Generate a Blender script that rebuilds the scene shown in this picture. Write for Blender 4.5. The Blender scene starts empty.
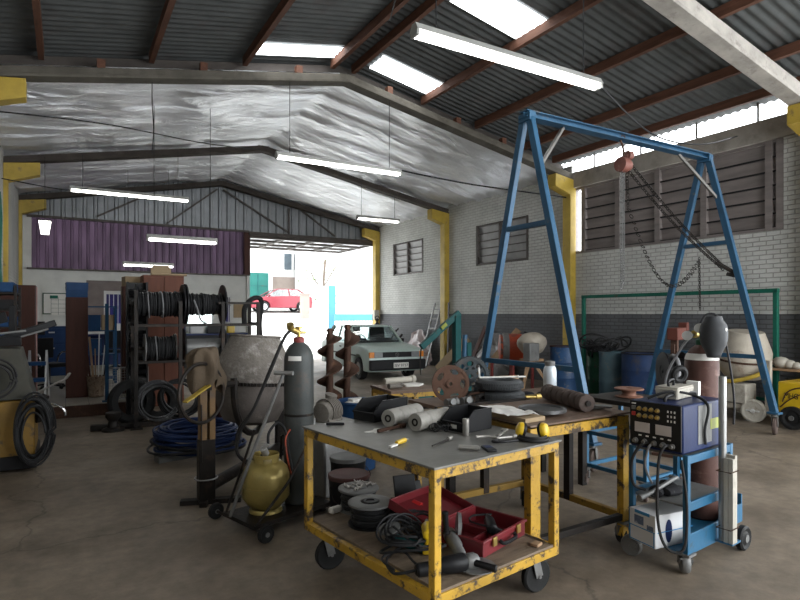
import bpy, bmesh, math, random
from mathutils import Vector, Matrix, Euler
random.seed(7)
PI = math.pi
R = math.radians
scene = bpy.context.scene
COL = scene.collection

# ------------------------------------------------------------------ camera, sky, exposure
cam_d = bpy.data.cameras.new('camera')
cam = bpy.data.objects.new('camera', cam_d)
COL.objects.link(cam)
cam.location = (0, 0, 1.65)
cam.rotation_euler = (R(90), 0, R(-30.4))
cam_d.sensor_width = 36
cam_d.lens = 36 * 570 / 800
cam_d.shift_y = 14 / 800
cam_d.clip_start = .05
scene.camera = cam

scene.view_settings.view_transform = 'Standard'
scene.view_settings.look = 'None'
scene.view_settings.gamma = 1
scene.view_settings.use_curve_mapping = False
scene.view_settings.exposure = 0.72
SKY = 5.0
w = bpy.data.worlds.new('overcast')
scene.world = w
w.use_nodes = True
bg = w.node_tree.nodes['Background']
bg.inputs[0].default_value = (.93, .97, 1.0, 1)
bg.inputs[1].default_value = SKY
scene.cycles.max_bounces = 8
scene.cycles.diffuse_bounces = 5
scene.cycles.sample_clamp_indirect = 6


def portal(name, loc, rot, sx, sy, power=0, color=(1, 1, 1)):
    d = bpy.data.lights.new(name, 'AREA')
    d.shape = 'RECTANGLE'
    d.size, d.size_y = sx, sy
    o = bpy.data.objects.new(name, d)
    COL.objects.link(o)
    o.location = loc
    o.rotation_euler = rot
    if power:
        d.energy = power
        d.color = color
    else:
        d.cycles.is_portal = True
    return o


# daylight enters through the open street gate behind the camera and the gate at the far end
portal('daylight_street_gate', (6.4, -3.9, 2.4), (R(90), 0, 0), 7.4, 4.7)
portal('daylight_yard_gate', (7.8, 19.5, 2.1), (R(-90), 0, 0), 4.7, 4.1)
portal('daylight_added_opening', (10.45, -.4, 2.1), (0, R(90), 0), 4.2, 4.4)  # unseen opening in the right wall, added to brighten the floor there
portal('daylight_eave_gap', (10.45, 6.4, 5.0), (0, R(90), 0), .5, 6.0)

# ------------------------------------------------------------------ materials
MATS = {}


def nodes_of(m):
    m.use_nodes = True
    nt = m.node_tree
    return nt, nt.nodes, nt.links, nt.nodes['Principled BSDF']


def rgba(c):
    return (c[0], c[1], c[2], 1)


def paint(name, col, rough=.5, metal=0., wear=None, amt=.45, scale=6., vary=.25, bump=.15, soft=.08, stretch=(1, 1, 1), vscale=2.5):
    """Procedural paint: base colour with blotchy variation, optional wear colour in noise patches."""
    if name in MATS:
        return MATS[name]
    m = bpy.data.materials.new(name)
    nt, N, L, b = nodes_of(m)
    tc = N.new('ShaderNodeTexCoord')
    mp = N.new('ShaderNodeMapping')
    mp.inputs['Scale'].default_value = stretch
    L.new(tc.outputs['Object'], mp.inputs[0])
    n1 = N.new('ShaderNodeTexNoise')
    n1.inputs['Scale'].default_value = vscale
    n1.inputs['Detail'].default_value = 6
    n1.inputs['Roughness'].default_value = .65
    L.new(mp.outputs[0], n1.inputs['Vector'])
    mr = N.new('ShaderNodeMapRange')
    mr.inputs['From Min'].default_value = .3
    mr.inputs['From Max'].default_value = .7
    mr.inputs['To Min'].default_value = 1 - vary
    mr.inputs['To Max'].default_value = 1 + vary
    L.new(n1.outputs['Fac'], mr.inputs['Value'])
    mul = N.new('ShaderNodeVectorMath')
    mul.operation = 'SCALE'
    mul.inputs[0].default_value = col
    L.new(mr.outputs[0], mul.inputs['Scale'])
    out = mul.outputs[0]
    if wear:
        n2 = N.new('ShaderNodeTexNoise')
        n2.inputs['Scale'].default_value = scale
        n2.inputs['Detail'].default_value = 8
        n2.inputs['Roughness'].default_value = .7
        L.new(mp.outputs[0], n2.inputs['Vector'])
        m2 = N.new('ShaderNodeMapRange')
        th = 1 - amt
        lo = .35 + .3 * th
        m2.inputs['From Min'].default_value = lo
        m2.inputs['From Max'].default_value = lo + soft
        L.new(n2.outputs['Fac'], m2.inputs['Value'])
        mx = N.new('ShaderNodeMix')
        mx.data_type = 'RGBA'
        L.new(m2.outputs[0], mx.inputs['Factor'])
        L.new(out, mx.inputs[6])
        mx.inputs[7].default_value = rgba(wear)
        out = mx.outputs[2]
    L.new(out, b.inputs['Base Color'])
    b.inputs['Roughness'].default_value = rough
    b.inputs['Metallic'].default_value = metal
    if max(col) < .14:
        b.inputs['Specular IOR Level'].default_value = .18
    if bump:
        bp = N.new('ShaderNodeBump')
        bp.inputs['Strength'].default_value = bump
        bp.inputs['Distance'].default_value = .01
        n3 = N.new('ShaderNodeTexNoise')
        n3.inputs['Scale'].default_value = 40
        n3.inputs['Detail'].default_value = 4
        L.new(mp.outputs[0], n3.inputs['Vector'])
        L.new(n3.outputs['Fac'], bp.inputs['Height'])
        L.new(bp.outputs[0], b.inputs['Normal'])
    MATS[name] = m
    return m


def glow(name, col, strength):
    if name in MATS:
        return MATS[name]
    m = bpy.data.materials.new(name)
    nt, N, L, b = nodes_of(m)
    b.inputs['Base Color'].default_value = rgba(col)
    b.inputs['Emission Color'].default_value = rgba(col)
    b.inputs['Emission Strength'].default_value = strength
    MATS[name] = m
    return m


def glass(name, col=(.8, .9, .9), rough=.05, alpha=.25):
    m = bpy.data.materials.new(name)
    nt, N, L, b = nodes_of(m)
    tr = N.new('ShaderNodeBsdfTransparent')
    tr.inputs[0].default_value = rgba(col)
    gl = N.new('ShaderNodeBsdfGlossy')
    gl.inputs['Roughness'].default_value = rough
    mx = N.new('ShaderNodeMixShader')
    mx.inputs[0].default_value = alpha
    L.new(tr.outputs[0], mx.inputs[1])
    L.new(gl.outputs[0], mx.inputs[2])
    L.new(mx.outputs[0], N['Material Output'].inputs[0])
    return m


def translucent(name, col, back=.6):
    m = bpy.data.materials.new(name)
    nt, N, L, b = nodes_of(m)
    tc = N.new('ShaderNodeTexCoord')
    mp = N.new('ShaderNodeMapping')
    mp.inputs['Scale'].default_value = (3, 1, .7)
    L.new(tc.outputs['Object'], mp.inputs[0])
    n = N.new('ShaderNodeTexNoise')
    n.inputs['Scale'].default_value = 1.6
    n.inputs['Detail'].default_value = 5
    L.new(mp.outputs[0], n.inputs['Vector'])
    mr = N.new('ShaderNodeMapRange')
    mr.inputs['From Min'].default_value = .3
    mr.inputs['From Max'].default_value = .7
    mr.inputs['To Min'].default_value = .5
    mr.inputs['To Max'].default_value = 1.4
    L.new(n.outputs['Fac'], mr.inputs['Value'])
    mul = N.new('ShaderNodeVectorMath')
    mul.operation = 'SCALE'
    mul.inputs[0].default_value = col
    L.new(mr.outputs[0], mul.inputs['Scale'])
    t = N.new('ShaderNodeBsdfTranslucent')
    L.new(mul.outputs[0], t.inputs[0])
    L.new(mul.outputs[0], b.inputs['Base Color'])
    b.inputs['Roughness'].default_value = .5
    mx = N.new('ShaderNodeMixShader')
    mx.inputs[0].default_value = back
    L.new(b.outputs[0], mx.inputs[1])
    L.new(t.outputs[0], mx.inputs[2])
    L.new(mx.outputs[0], N['Material Output'].inputs[0])
    return m


YEL = (.62, .36, .008)
RUST = (.075, .032, .016)
M = dict(
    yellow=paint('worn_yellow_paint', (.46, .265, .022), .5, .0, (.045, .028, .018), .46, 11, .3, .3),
    yellow_clean=paint('column_yellow', (.42, .29, .04), .55, 0, (.25, .17, .05), .2, 5),
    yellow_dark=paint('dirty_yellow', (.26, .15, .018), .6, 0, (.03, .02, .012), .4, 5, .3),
    steel_top=paint('table_steel', (.155, .15, .135), .42, .3, (.32, .30, .27), .24, 3, .3, .1, .3),
    rust_top=paint('rusty_plate', (.15, .095, .065), .6, .2, (.24, .19, .15), .4, 3, .3, .2, .2),
    wood=paint('old_plywood', (.17, .125, .085), .75, 0, (.06, .045, .032), .45, 4, .3, .3, .25, (1, 6, 1)),
    brown_wood=paint('red_brown_wood', (.055, .019, .012), .5, 0, None, .4, 6, .25, .1, .1, (4, 4, .5)),
    purlin=paint('purlin_wood', (.12, .055, .035), .7, 0, (.05, .028, .02), .4, 4, .3, .3, .25, (6, .6, 6)),
    board=paint('pale_board', (.32, .2, .11), .7, 0, None, .4, 5, .25, .2, .1, (4, 4, .5)),
    black=paint('black_plastic', (.012, .012, .013), .42, 0, None, .4, 6, .3, .05),
    rubber=paint('rubber', (.016, .016, .016), .6, 0, (.05, .046, .04), .25, 7, .3, .1, .2),
    darkmetal=paint('dark_metal', (.024, .021, .019), .5, .4, (.075, .05, .035), .35, 7, .3, .2, .2),
    rust=paint('rusty_iron', (.06, .032, .022), .7, .2, (.15, .075, .045), .4, 8, .35, .3, .2),
    brownrust=paint('rusty_plate_iron', (.12, .066, .046), .7, .2, (.09, .05, .035), .4, 8, .3, .25, .2),
    galv=paint('galvanised', (.33, .33, .32), .4, .7, (.18, .17, .16), .35, 5, .2, .1, .2),
    chrome=paint('chrome', (.62, .62, .62), .18, 1., None, .4, 6, .1, 0),
    steel=paint('bare_steel', (.42, .40, .37), .35, .8, (.2, .16, .13), .3, 8, .2, .1, .2),
    greymetal=paint('grey_metal', (.17, .17, .165), .5, .3, (.09, .08, .07), .35, 6, .25, .15, .2),
    cyl_grey=paint('cylinder_grey', (.065, .07, .068), .45, .2, (.10, .075, .06), .35, 5, .3, .15, .2),
    cyl_brown=paint('cylinder_brown', (.085, .043, .035), .45, .1, (.27, .17, .14), .25, 6, .3, .15, .2),
    lpg=paint('lpg_gold', (.36, .275, .085), .32, .45, (.2, .16, .06), .3, 6, .2, .1, .2),
    blue=paint('gantry_blue', (.018, .078, .15), .45, .1, (.10, .10, .09), .2, 5, .25, .1, .1),
    blue_lt=paint('cart_blue', (.016, .105, .20), .45, .1, (.05, .06, .07), .2, 8, .2, .1, .1),
    blue_dk=paint('dark_blue_enamel', (.012, .022, .075), .4, .1, None, .4, 6, .2, .05),
    drum_blue=paint('drum_blue', (.016, .06, .15), .5, .1, (.17, .15, .12), .3, 4, .35, .15, .1),
    crate_blue=paint('crate_blue', (.012, .045, .12), .5, 0, None, .4, 6, .2, .05),
    hose_blue=paint('hose_blue', (.012, .026, .085), .5, 0, None, .4, 6, .3, .05),
    teal=paint('teal_paint', (.012, .075, .075), .5, .1, (.06, .05, .04), .25, 5, .25, .1),
    greentube=paint('green_tube', (.012, .11, .075), .5, .1, (.06, .07, .05), .25, 5, .25, .1),
    orange=paint('orange_red', (.38, .055, .018), .5, .1, (.09, .05, .04), .35, 4, .3, .15),
    red=paint('red_plastic', (.15, .011, .016), .45, 0, (.10, .03, .03), .3, 5, .3, .05, .2),
    redpaint=paint('red_paint', (.42, .02, .02), .4, 0, None, .4, 6, .15, .05),
    concrete=paint('raw_concrete', (.30, .275, .24), .8, 0, (.14, .125, .11), .35, 3, .25, .3, .25),
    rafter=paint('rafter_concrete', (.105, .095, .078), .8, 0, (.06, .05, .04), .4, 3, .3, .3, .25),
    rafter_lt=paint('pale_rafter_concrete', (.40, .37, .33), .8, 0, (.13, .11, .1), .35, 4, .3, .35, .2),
    plaster=paint('office_plaster', (.60, .60, .57), .8, 0, (.45, .45, .43), .3, 1.5, .1, .15, .3),
    slat=paint('louvre_slat', (.19, .165, .155), .38, .15, (.19, .17, .16), .35, 4, .25, .15, .3, (1, .5, 4)),
    frame_dk=paint('window_frame', (.075, .065, .058), .5, .2, None, .4, 6, .25, .1),
    mixer=paint('mortar_grey', (.17, .15, .13), .8, .1, (.36, .34, .31), .5, 9, .3, 1.0, .2),
    mixer_lo=paint('mixer_grime', (.11, .095, .085), .7, .2, (.2, .17, .15), .35, 7, .3, .4, .2),
    beige=paint('mixer_beige', (.36, .32, .26), .6, .1, (.17, .10, .06), .3, 4, .25, .25, .2),
    cloth=paint('sackcloth', (.10, .075, .052), .95, 0, (.09, .065, .045), .4, 5, .25, .4, .3),
    white=paint('white_enamel', (.6, .6, .58), .45, 0, (.35, .33, .3), .25, 5, .1, .05),
    paper=paint('paper', (.68, .66, .62), .8, 0, (.5, .48, .44), .3, 3, .08, .1, .3),
    card=paint('cardboard', (.30, .22, .13), .85, 0, None, .4, 6, .15, .1),
    dirtywhite=paint('dirty_white_plastic', (.42, .39, .33), .55, 0, (.22, .19, .15), .4, 6, .2, .15, .2),
    yellowplastic=paint('yellow_plastic', (.62, .40, .012), .35, 0, None, .4, 6, .1, .02),
    carpaint=paint('pale_green_car_paint', (.46, .56, .52), .3, .1, None, .4, 6, .08, .02),
    redcar=paint('red_car_paint', (.17, .012, .022), .3, .1, None, .4, 6, .08, .02),
    alu=paint('aluminium', (.6, .6, .6), .35, .7, None, .4, 6, .12, .05),
    olive=paint('olive_panel', (.065, .063, .052), .55, .1, (.08, .07, .055), .35, 4, .25, .1, .3),
    bluewhite=paint('white_blue_carton', (.58, .58, .58), .6, 0, None, .4, 6, .06, .02),
    sticker_blue=paint('sticker_blue', (.03, .2, .42), .5, 0, None, .4, 6, .1, 0),
    lime=paint('sticker_lime', (.25, .28, .03), .5, 0, None, .4, 6, .1, 0),
    green=paint('drum_green', (.02, .075, .04), .5, .1, (.05, .05, .04), .3, 5, .3, .1),
    greydrum=paint('drum_grey_blue', (.07, .125, .15), .45, .1, (.16, .15, .13), .25, 5, .25, .1),
    orange_l=paint('amber_lens', (.75, .25, .03), .3),
    brass=paint('brass', (.45, .32, .1), .35, .8),
    cable=paint('cable_black', (.02, .02, .021), .5, 0, None, .4, 6, .4, .05),
    hose_grey=paint('hose_grey', (.17, .17, .175), .5, 0, None, .4, 6, .3, .05),
    wicker=paint('wicker', (.22, .16, .11), .9, 0, (.1, .06, .04), .5, 25, .3, .6, .1),
    bluepillar=paint('bright_blue_wall', (.04, .17, .28), .7, 0, None, .4, 6, .08, .05),
    tealdoor=paint('teal_gate', (.015, .10, .085), .6, 0, None, .4, 6, .1, .05),
    facade=paint('white_facade', (.62, .62, .61), .8, 0, None, .4, 6, .04, .05),
    facade_low=paint('beige_facade', (.23, .19, .165), .8, 0, None, .4, 6, .06, .05),
    paving=paint('paving', (.5, .49, .46), .85, 0, (.42, .41, .38), .4, 1.5, .08, .1, .3),
    bark=paint('bark', (.10, .08, .065), .9),
    leaf=paint('leaf', (.07, .11, .03), .7),
    engine=paint('cast_dust', (.2, .18, .155), .8, .2, (.1, .085, .07), .45, 9, .3, .5, .2),
    trimboard=paint('grey_brown_board', (.16, .13, .12), .7),
    rubber_brown=paint('rubber_ring_grey', (.095, .07, .06), .75, 0, (.16, .14, .13), .35, 7, .25, .2, .2),
    rusty_display=paint('display_panel_grey', (.48, .43, .41), .35, 0, None, .4, 6, .1, .02),
    hose_black=paint('hose_black_rubber', (.025, .024, .024), .55),
    sticker_pic=paint('print_slate', (.10, .13, .20), .5, 0, (.3, .33, .4), .35, 30, .2, 0),
    cloth_black=paint('black_cloth', (.018, .018, .02), .9, 0, (.07, .07, .07), .3, 14, .3, .3),
    helmet_grey=paint('helmet_shell', (.045, .047, .05), .5, 0, None, .4, 6, .2, .05),
    lid_red=paint('stained_red_lid', (.10, .045, .042), .5, 0, (.06, .055, .05), .5, 5, .3, .1, .3),
    yellow_rust=paint('rusted_yellow', (.17, .095, .035), .65, 0, (.085, .06, .045), .6, 6, .3, .2, .2),
    pale_steel=paint('pale_steel', (.15, .142, .13), .6, .2),
    hoist_rust=paint('hoist_red_rust', (.16, .055, .04), .55, .1, (.25, .2, .16), .3, 12, .3, .2, .2),
    drum_blue_dark=paint('drum_dark_blue', (.02, .04, .10), .5, .1, (.07, .06, .055), .4, 4, .35, .15, .2),
    redpaint_dull=paint('dull_red_paint', (.22, .035, .03), .6, 0, (.08, .04, .03), .3, 6),
    orange_rust=paint('red_lead_iron', (.09, .028, .02), .65, .1, (.07, .04, .03), .4, 6, .3, .2, .2),
    gear_blue=paint('greased_iron', (.045, .052, .055), .55, .3, (.11, .075, .055), .4, 7, .3, .2, .2),
    rubber_grey=paint('dusty_tyre', (.06, .063, .066), .6, 0, (.13, .13, .13), .3, 7, .2, .1, .2),
    bottle_white=paint('bottle_white', (.55, .60, .64), .3, .2, None, .4, 6, .08, .02),
    rust_orange=paint('orange_rust', (.17, .075, .045), .7, .1, (.14, .07, .045), .4, 9, .3, .2, .2),
    pinkish=paint('pinkish_plastic', (.30, .24, .23), .4, 0, (.4, .38, .37), .4, 6, .3, .1, .2),
    crumple=paint('grey_plastic_sheet', (.20, .19, .185), .4, 0, (.34, .33, .32), .35, 6, .3, .1, .2),
    headlamp=paint('headlamp_glass', (.35, .37, .38), .1, .3),
    blue_post=paint('post_blue', (.015, .06, .13), .5, .1),
    blue_cab=paint('cabinet_blue', (.02, .045, .12), .45, .1),
    green_grey=paint('planner_frame_green', (.06, .10, .07), .5),
    pink_trim=paint('pink_edge', (.40, .22, .20), .4),
    dirty_yellow_lt=paint('machine_yellow', (.22, .12, .014), .55, 0, (.08, .05, .025), .3, 5),
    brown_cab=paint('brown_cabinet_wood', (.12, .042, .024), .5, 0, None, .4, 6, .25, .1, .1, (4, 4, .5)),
    slat_light=paint('pale_louvre_slat', (.17, .165, .16), .4, .1, None, .4, 6, .2, .1),
    street_glass=paint('street_window_glass', (.07, .09, .105), .3),
    disc_grey=paint('dark_disc', (.10, .10, .10), .35, .5, (.12, .12, .12), .35, 5, .3, .1, .3),
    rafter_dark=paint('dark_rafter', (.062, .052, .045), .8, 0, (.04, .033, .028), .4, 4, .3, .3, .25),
    housing=paint('lamp_housing', (.33, .33, .31), .5),
    roller_grey=paint('scuffed_roller', (.30, .285, .255), .55, .1, (.13, .12, .105), .45, 9, .3, .3, .2),
    hose_mid=paint('hose_mid_grey', (.075, .075, .078), .5, 0, (.25, .25, .25), .3, 9, .3, .05),
    cream=paint('tile_cream', (.34, .31, .26), .5, 0, (.28, .25, .2), .3, 2, .12, .05, .3),
)
M['tube'] = glow('fluorescent_tube', (1, .99, .95), 9)
M['lantern'] = glow('lantern_glow', (1, .98, .92), 4)
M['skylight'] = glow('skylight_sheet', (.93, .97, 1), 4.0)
M['glass'] = glass('window_glass')
M['carglass'] = glass('car_glass', (.85, .9, .9), .03, .08)
M['bluepane'] = translucent('frosted_blue_pane', (.06, .055, .15), .75)
M['purple'] = translucent('purple_translucent_sheet', (.027, .0165, .027), .5)
M['doorsheet'] = translucent('pale_translucent_sheet', (.7, .7, .7), .6)


def floor_mat():
    m = bpy.data.materials.new('workshop_floor')
    nt, N, L, b = nodes_of(m)
    tc = N.new('ShaderNodeTexCoord')

    def noise(sc, det=8, ro=.6):
        n = N.new('ShaderNodeTexNoise')
        n.inputs['Scale'].default_value = sc
        n.inputs['Detail'].default_value = det
        n.inputs['Roughness'].default_value = ro
        L.new(tc.outputs['Object'], n.inputs['Vector'])
        return n

    def ramp(src, a, b_, ca, cb):
        r = N.new('ShaderNodeValToRGB')
        r.color_ramp.elements[0].position = a
        r.color_ramp.elements[1].position = b_
        r.color_ramp.elements[0].color = rgba(ca)
        r.color_ramp.elements[1].color = rgba(cb)
        L.new(src, r.inputs[0])
        return r.outputs[0]
    base = ramp(noise(.9).outputs['Fac'], .35, .68, (.132, .102, .073), (.26, .208, .155))
    fine = ramp(noise(7, 10, .7).outputs['Fac'], .3, .7, (.65, .65, .65), (1.2, 1.2, 1.2))
    mx = N.new('ShaderNodeMix')
    mx.data_type = 'RGBA'
    mx.blend_type = 'MULTIPLY'
    mx.inputs['Factor'].default_value = 1
    L.new(base, mx.inputs[6])
    L.new(fine, mx.inputs[7])
    scuff = N.new('ShaderNodeMapRange')
    scuff.inputs['From Min'].default_value = .66
    scuff.inputs['From Max'].default_value = .78
    L.new(noise(2.3, 9, .72).outputs['Fac'], scuff.inputs['Value'])
    mx2 = N.new('ShaderNodeMix')
    mx2.data_type = 'RGBA'
    L.new(scuff.outputs[0], mx2.inputs['Factor'])
    L.new(mx.outputs[2], mx2.inputs[6])
    mx2.inputs[7].default_value = (.33, .30, .26, 1)
    # thin cracks
    v = N.new('ShaderNodeTexVoronoi')
    v.feature = 'DISTANCE_TO_EDGE'
    v.inputs['Scale'].default_value = .35
    dist = N.new('ShaderNodeVectorMath')
    dist.operation = 'ADD'
    sc = N.new('ShaderNodeVectorMath')
    sc.operation = 'SCALE'
    sc.inputs['Scale'].default_value = .6
    L.new(noise(1.5).outputs['Color'], sc.inputs[0])
    L.new(tc.outputs['Object'], dist.inputs[0])
    L.new(sc.outputs[0], dist.inputs[1])
    L.new(dist.outputs[0], v.inputs['Vector'])
    cr = N.new('ShaderNodeMapRange')
    cr.inputs['From Min'].default_value = 0
    cr.inputs['From Max'].default_value = .006
    cr.inputs['To Min'].default_value = .55
    cr.inputs['To Max'].default_value = 1
    L.new(v.outputs['Distance'], cr.inputs['Value'])
    mul = N.new('ShaderNodeVectorMath')
    mul.operation = 'SCALE'
    L.new(mx2.outputs[2], mul.inputs[0])
    L.new(cr.outputs[0], mul.inputs['Scale'])
    L.new(mul.outputs[0], b.inputs['Base Color'])
    rr = N.new('ShaderNodeMapRange')
    rr.inputs['To Min'].default_value = .38
    rr.inputs['To Max'].default_value = .75
    L.new(noise(1.7).outputs['Fac'], rr.inputs['Value'])
    L.new(rr.outputs[0], b.inputs['Roughness'])
    bp = N.new('ShaderNodeBump')
    bp.inputs['Strength'].default_value = .25
    bp.inputs['Distance'].default_value = .01
    L.new(noise(14).outputs['Fac'], bp.inputs['Height'])
    L.new(bp.outputs[0], b.inputs['Normal'])
    return m


def brick_mat(name, white, grey, split):
    m = bpy.data.materials.new(name)
    nt, N, L, b = nodes_of(m)
    tc = N.new('ShaderNodeTexCoord')
    sep = N.new('ShaderNodeSeparateXYZ')
    L.new(tc.outputs['Object'], sep.inputs[0])
    cmb = N.new('ShaderNodeCombineXYZ')
    L.new(sep.outputs['Y'], cmb.inputs[0])
    L.new(sep.outputs['Z'], cmb.inputs[1])
    br = N.new('ShaderNodeTexBrick')
    br.inputs['Scale'].default_value = 1
    br.inputs['Brick Width'].default_value = .22
    br.inputs['Row Height'].default_value = .078
    br.inputs['Mortar Size'].default_value = .009
    br.inputs['Mortar Smooth'].default_value = .6
    br.inputs['Color1'].default_value = (1, 1, 1, 1)
    br.inputs['Color2'].default_value = (.92, .92, .92, 1)
    br.inputs['Mortar'].default_value = (.66, .65, .63, 1)
    L.new(cmb.outputs[0], br.inputs['Vector'])
    n = N.new('ShaderNodeTexNoise')
    n.inputs['Scale'].default_value = 1.3
    n.inputs['Detail'].default_value = 9
    n.inputs['Roughness'].default_value = .7
    L.new(tc.outputs['Object'], n.inputs['Vector'])
    # paint line
    nl = N.new('ShaderNodeMath')
    nl.operation = 'MULTIPLY_ADD'
    nl.inputs[1].default_value = .03
    L.new(n.outputs['Fac'], nl.inputs[0])
    L.new(sep.outputs['Z'], nl.inputs[2])
    gt = N.new('ShaderNodeMath')
    gt.operation = 'GREATER_THAN'
    gt.inputs[1].default_value = split + .015
    L.new(nl.outputs[0], gt.inputs[0])
    mx = N.new('ShaderNodeMix')
    mx.data_type = 'RGBA'
    L.new(gt.outputs[0], mx.inputs['Factor'])
    mx.inputs[6].default_value = rgba(grey)
    mx.inputs[7].default_value = rgba(white)
    dirt = N.new('ShaderNodeMapRange')
    dirt.inputs['From Min'].default_value = .3
    dirt.inputs['From Max'].default_value = .7
    dirt.inputs['To Min'].default_value = .78
    dirt.inputs['To Max'].default_value = 1.12
    L.new(n.outputs['Fac'], dirt.inputs['Value'])
    mul = N.new('ShaderNodeMix')
    mul.data_type = 'RGBA'
    mul.blend_type = 'MULTIPLY'
    mul.inputs['Factor'].default_value = 1
    L.new(mx.outputs[2], mul.inputs[6])
    L.new(br.outputs['Color'], mul.inputs[7])
    sc = N.new('ShaderNodeVectorMath')
    sc.operation = 'SCALE'
    L.new(mul.outputs[2], sc.inputs[0])
    L.new(dirt.outputs[0], sc.inputs['Scale'])
    # chips where the paint has come off
    n2 = N.new('ShaderNodeTexNoise')
    n2.inputs['Scale'].default_value = 3.5
    n2.inputs['Detail'].default_value = 10
    n2.inputs['Roughness'].default_value = .75
    L.new(tc.outputs['Object'], n2.inputs['Vector'])
    ch = N.new('ShaderNodeMapRange')
    ch.inputs['From Min'].default_value = .66
    ch.inputs['From Max'].default_value = .72
    L.new(n2.outputs['Fac'], ch.inputs['Value'])
    mx3 = N.new('ShaderNodeMix')
    mx3.data_type = 'RGBA'
    L.new(ch.outputs[0], mx3.inputs['Factor'])
    L.new(sc.outputs[0], mx3.inputs[6])
    mx3.inputs[7].default_value = (.2, .17, .15, 1)
    L.new(mx3.outputs[2], b.inputs['Base Color'])
    b.inputs['Roughness'].default_value = .75
    bp = N.new('ShaderNodeBump')
    bp.inputs['Strength'].default_value = .9
    bp.inputs['Distance'].default_value = .02
    bp.invert = True
    L.new(br.outputs['Fac'], bp.inputs['Height'])
    L.new(bp.outputs[0], b.inputs['Normal'])
    return m


def foil_mat():
    m = bpy.data.materials.new('insulation_foil')
    nt, N, L, b = nodes_of(m)
    tc = N.new('ShaderNodeTexCoord')
    mp = N.new('ShaderNodeMapping')
    mp.inputs['Scale'].default_value = (.5, 2.4, .5)
    L.new(tc.outputs['Object'], mp.inputs[0])
    n = N.new('ShaderNodeTexNoise')
    n.inputs['Scale'].default_value = 1.5
    n.inputs['Detail'].default_value = 9
    n.inputs['Roughness'].default_value = .62
    n.inputs['Distortion'].default_value = .9
    L.new(mp.outputs[0], n.inputs['Vector'])
    bp = N.new('ShaderNodeBump')
    bp.inputs['Strength'].default_value = 1
    bp.inputs['Distance'].default_value = .2
    L.new(n.outputs['Fac'], bp.inputs['Height'])
    L.new(bp.outputs[0], b.inputs['Normal'])
    b.inputs['Base Color'].default_value = (.86, .87, .9, 1)
    b.inputs['Metallic'].default_value = .8
    b.inputs['Roughness'].default_value = .3
    return m


def corr_mat():
    return paint('fibre_cement_sheet', (.092, .097, .096), .75, 0, (.09, .07, .068), .4, 2, .2, .2, .3)


M['floor'] = floor_mat()
M['brick_r'] = brick_mat('painted_brick', (.56, .56, .53), (.115, .118, .125), 1.65)
M['brick_l'] = brick_mat('painted_brick_left', (.50, .50, .48), (.15, .15, .155), .9)
M['foil'] = foil_mat()
M['corr'] = corr_mat()
M['gable'] = paint('grey_gable_sheet', (.23, .24, .25), .45, .4, (.2, .2, .2), .25, 2, .15, .05, .3)


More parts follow.
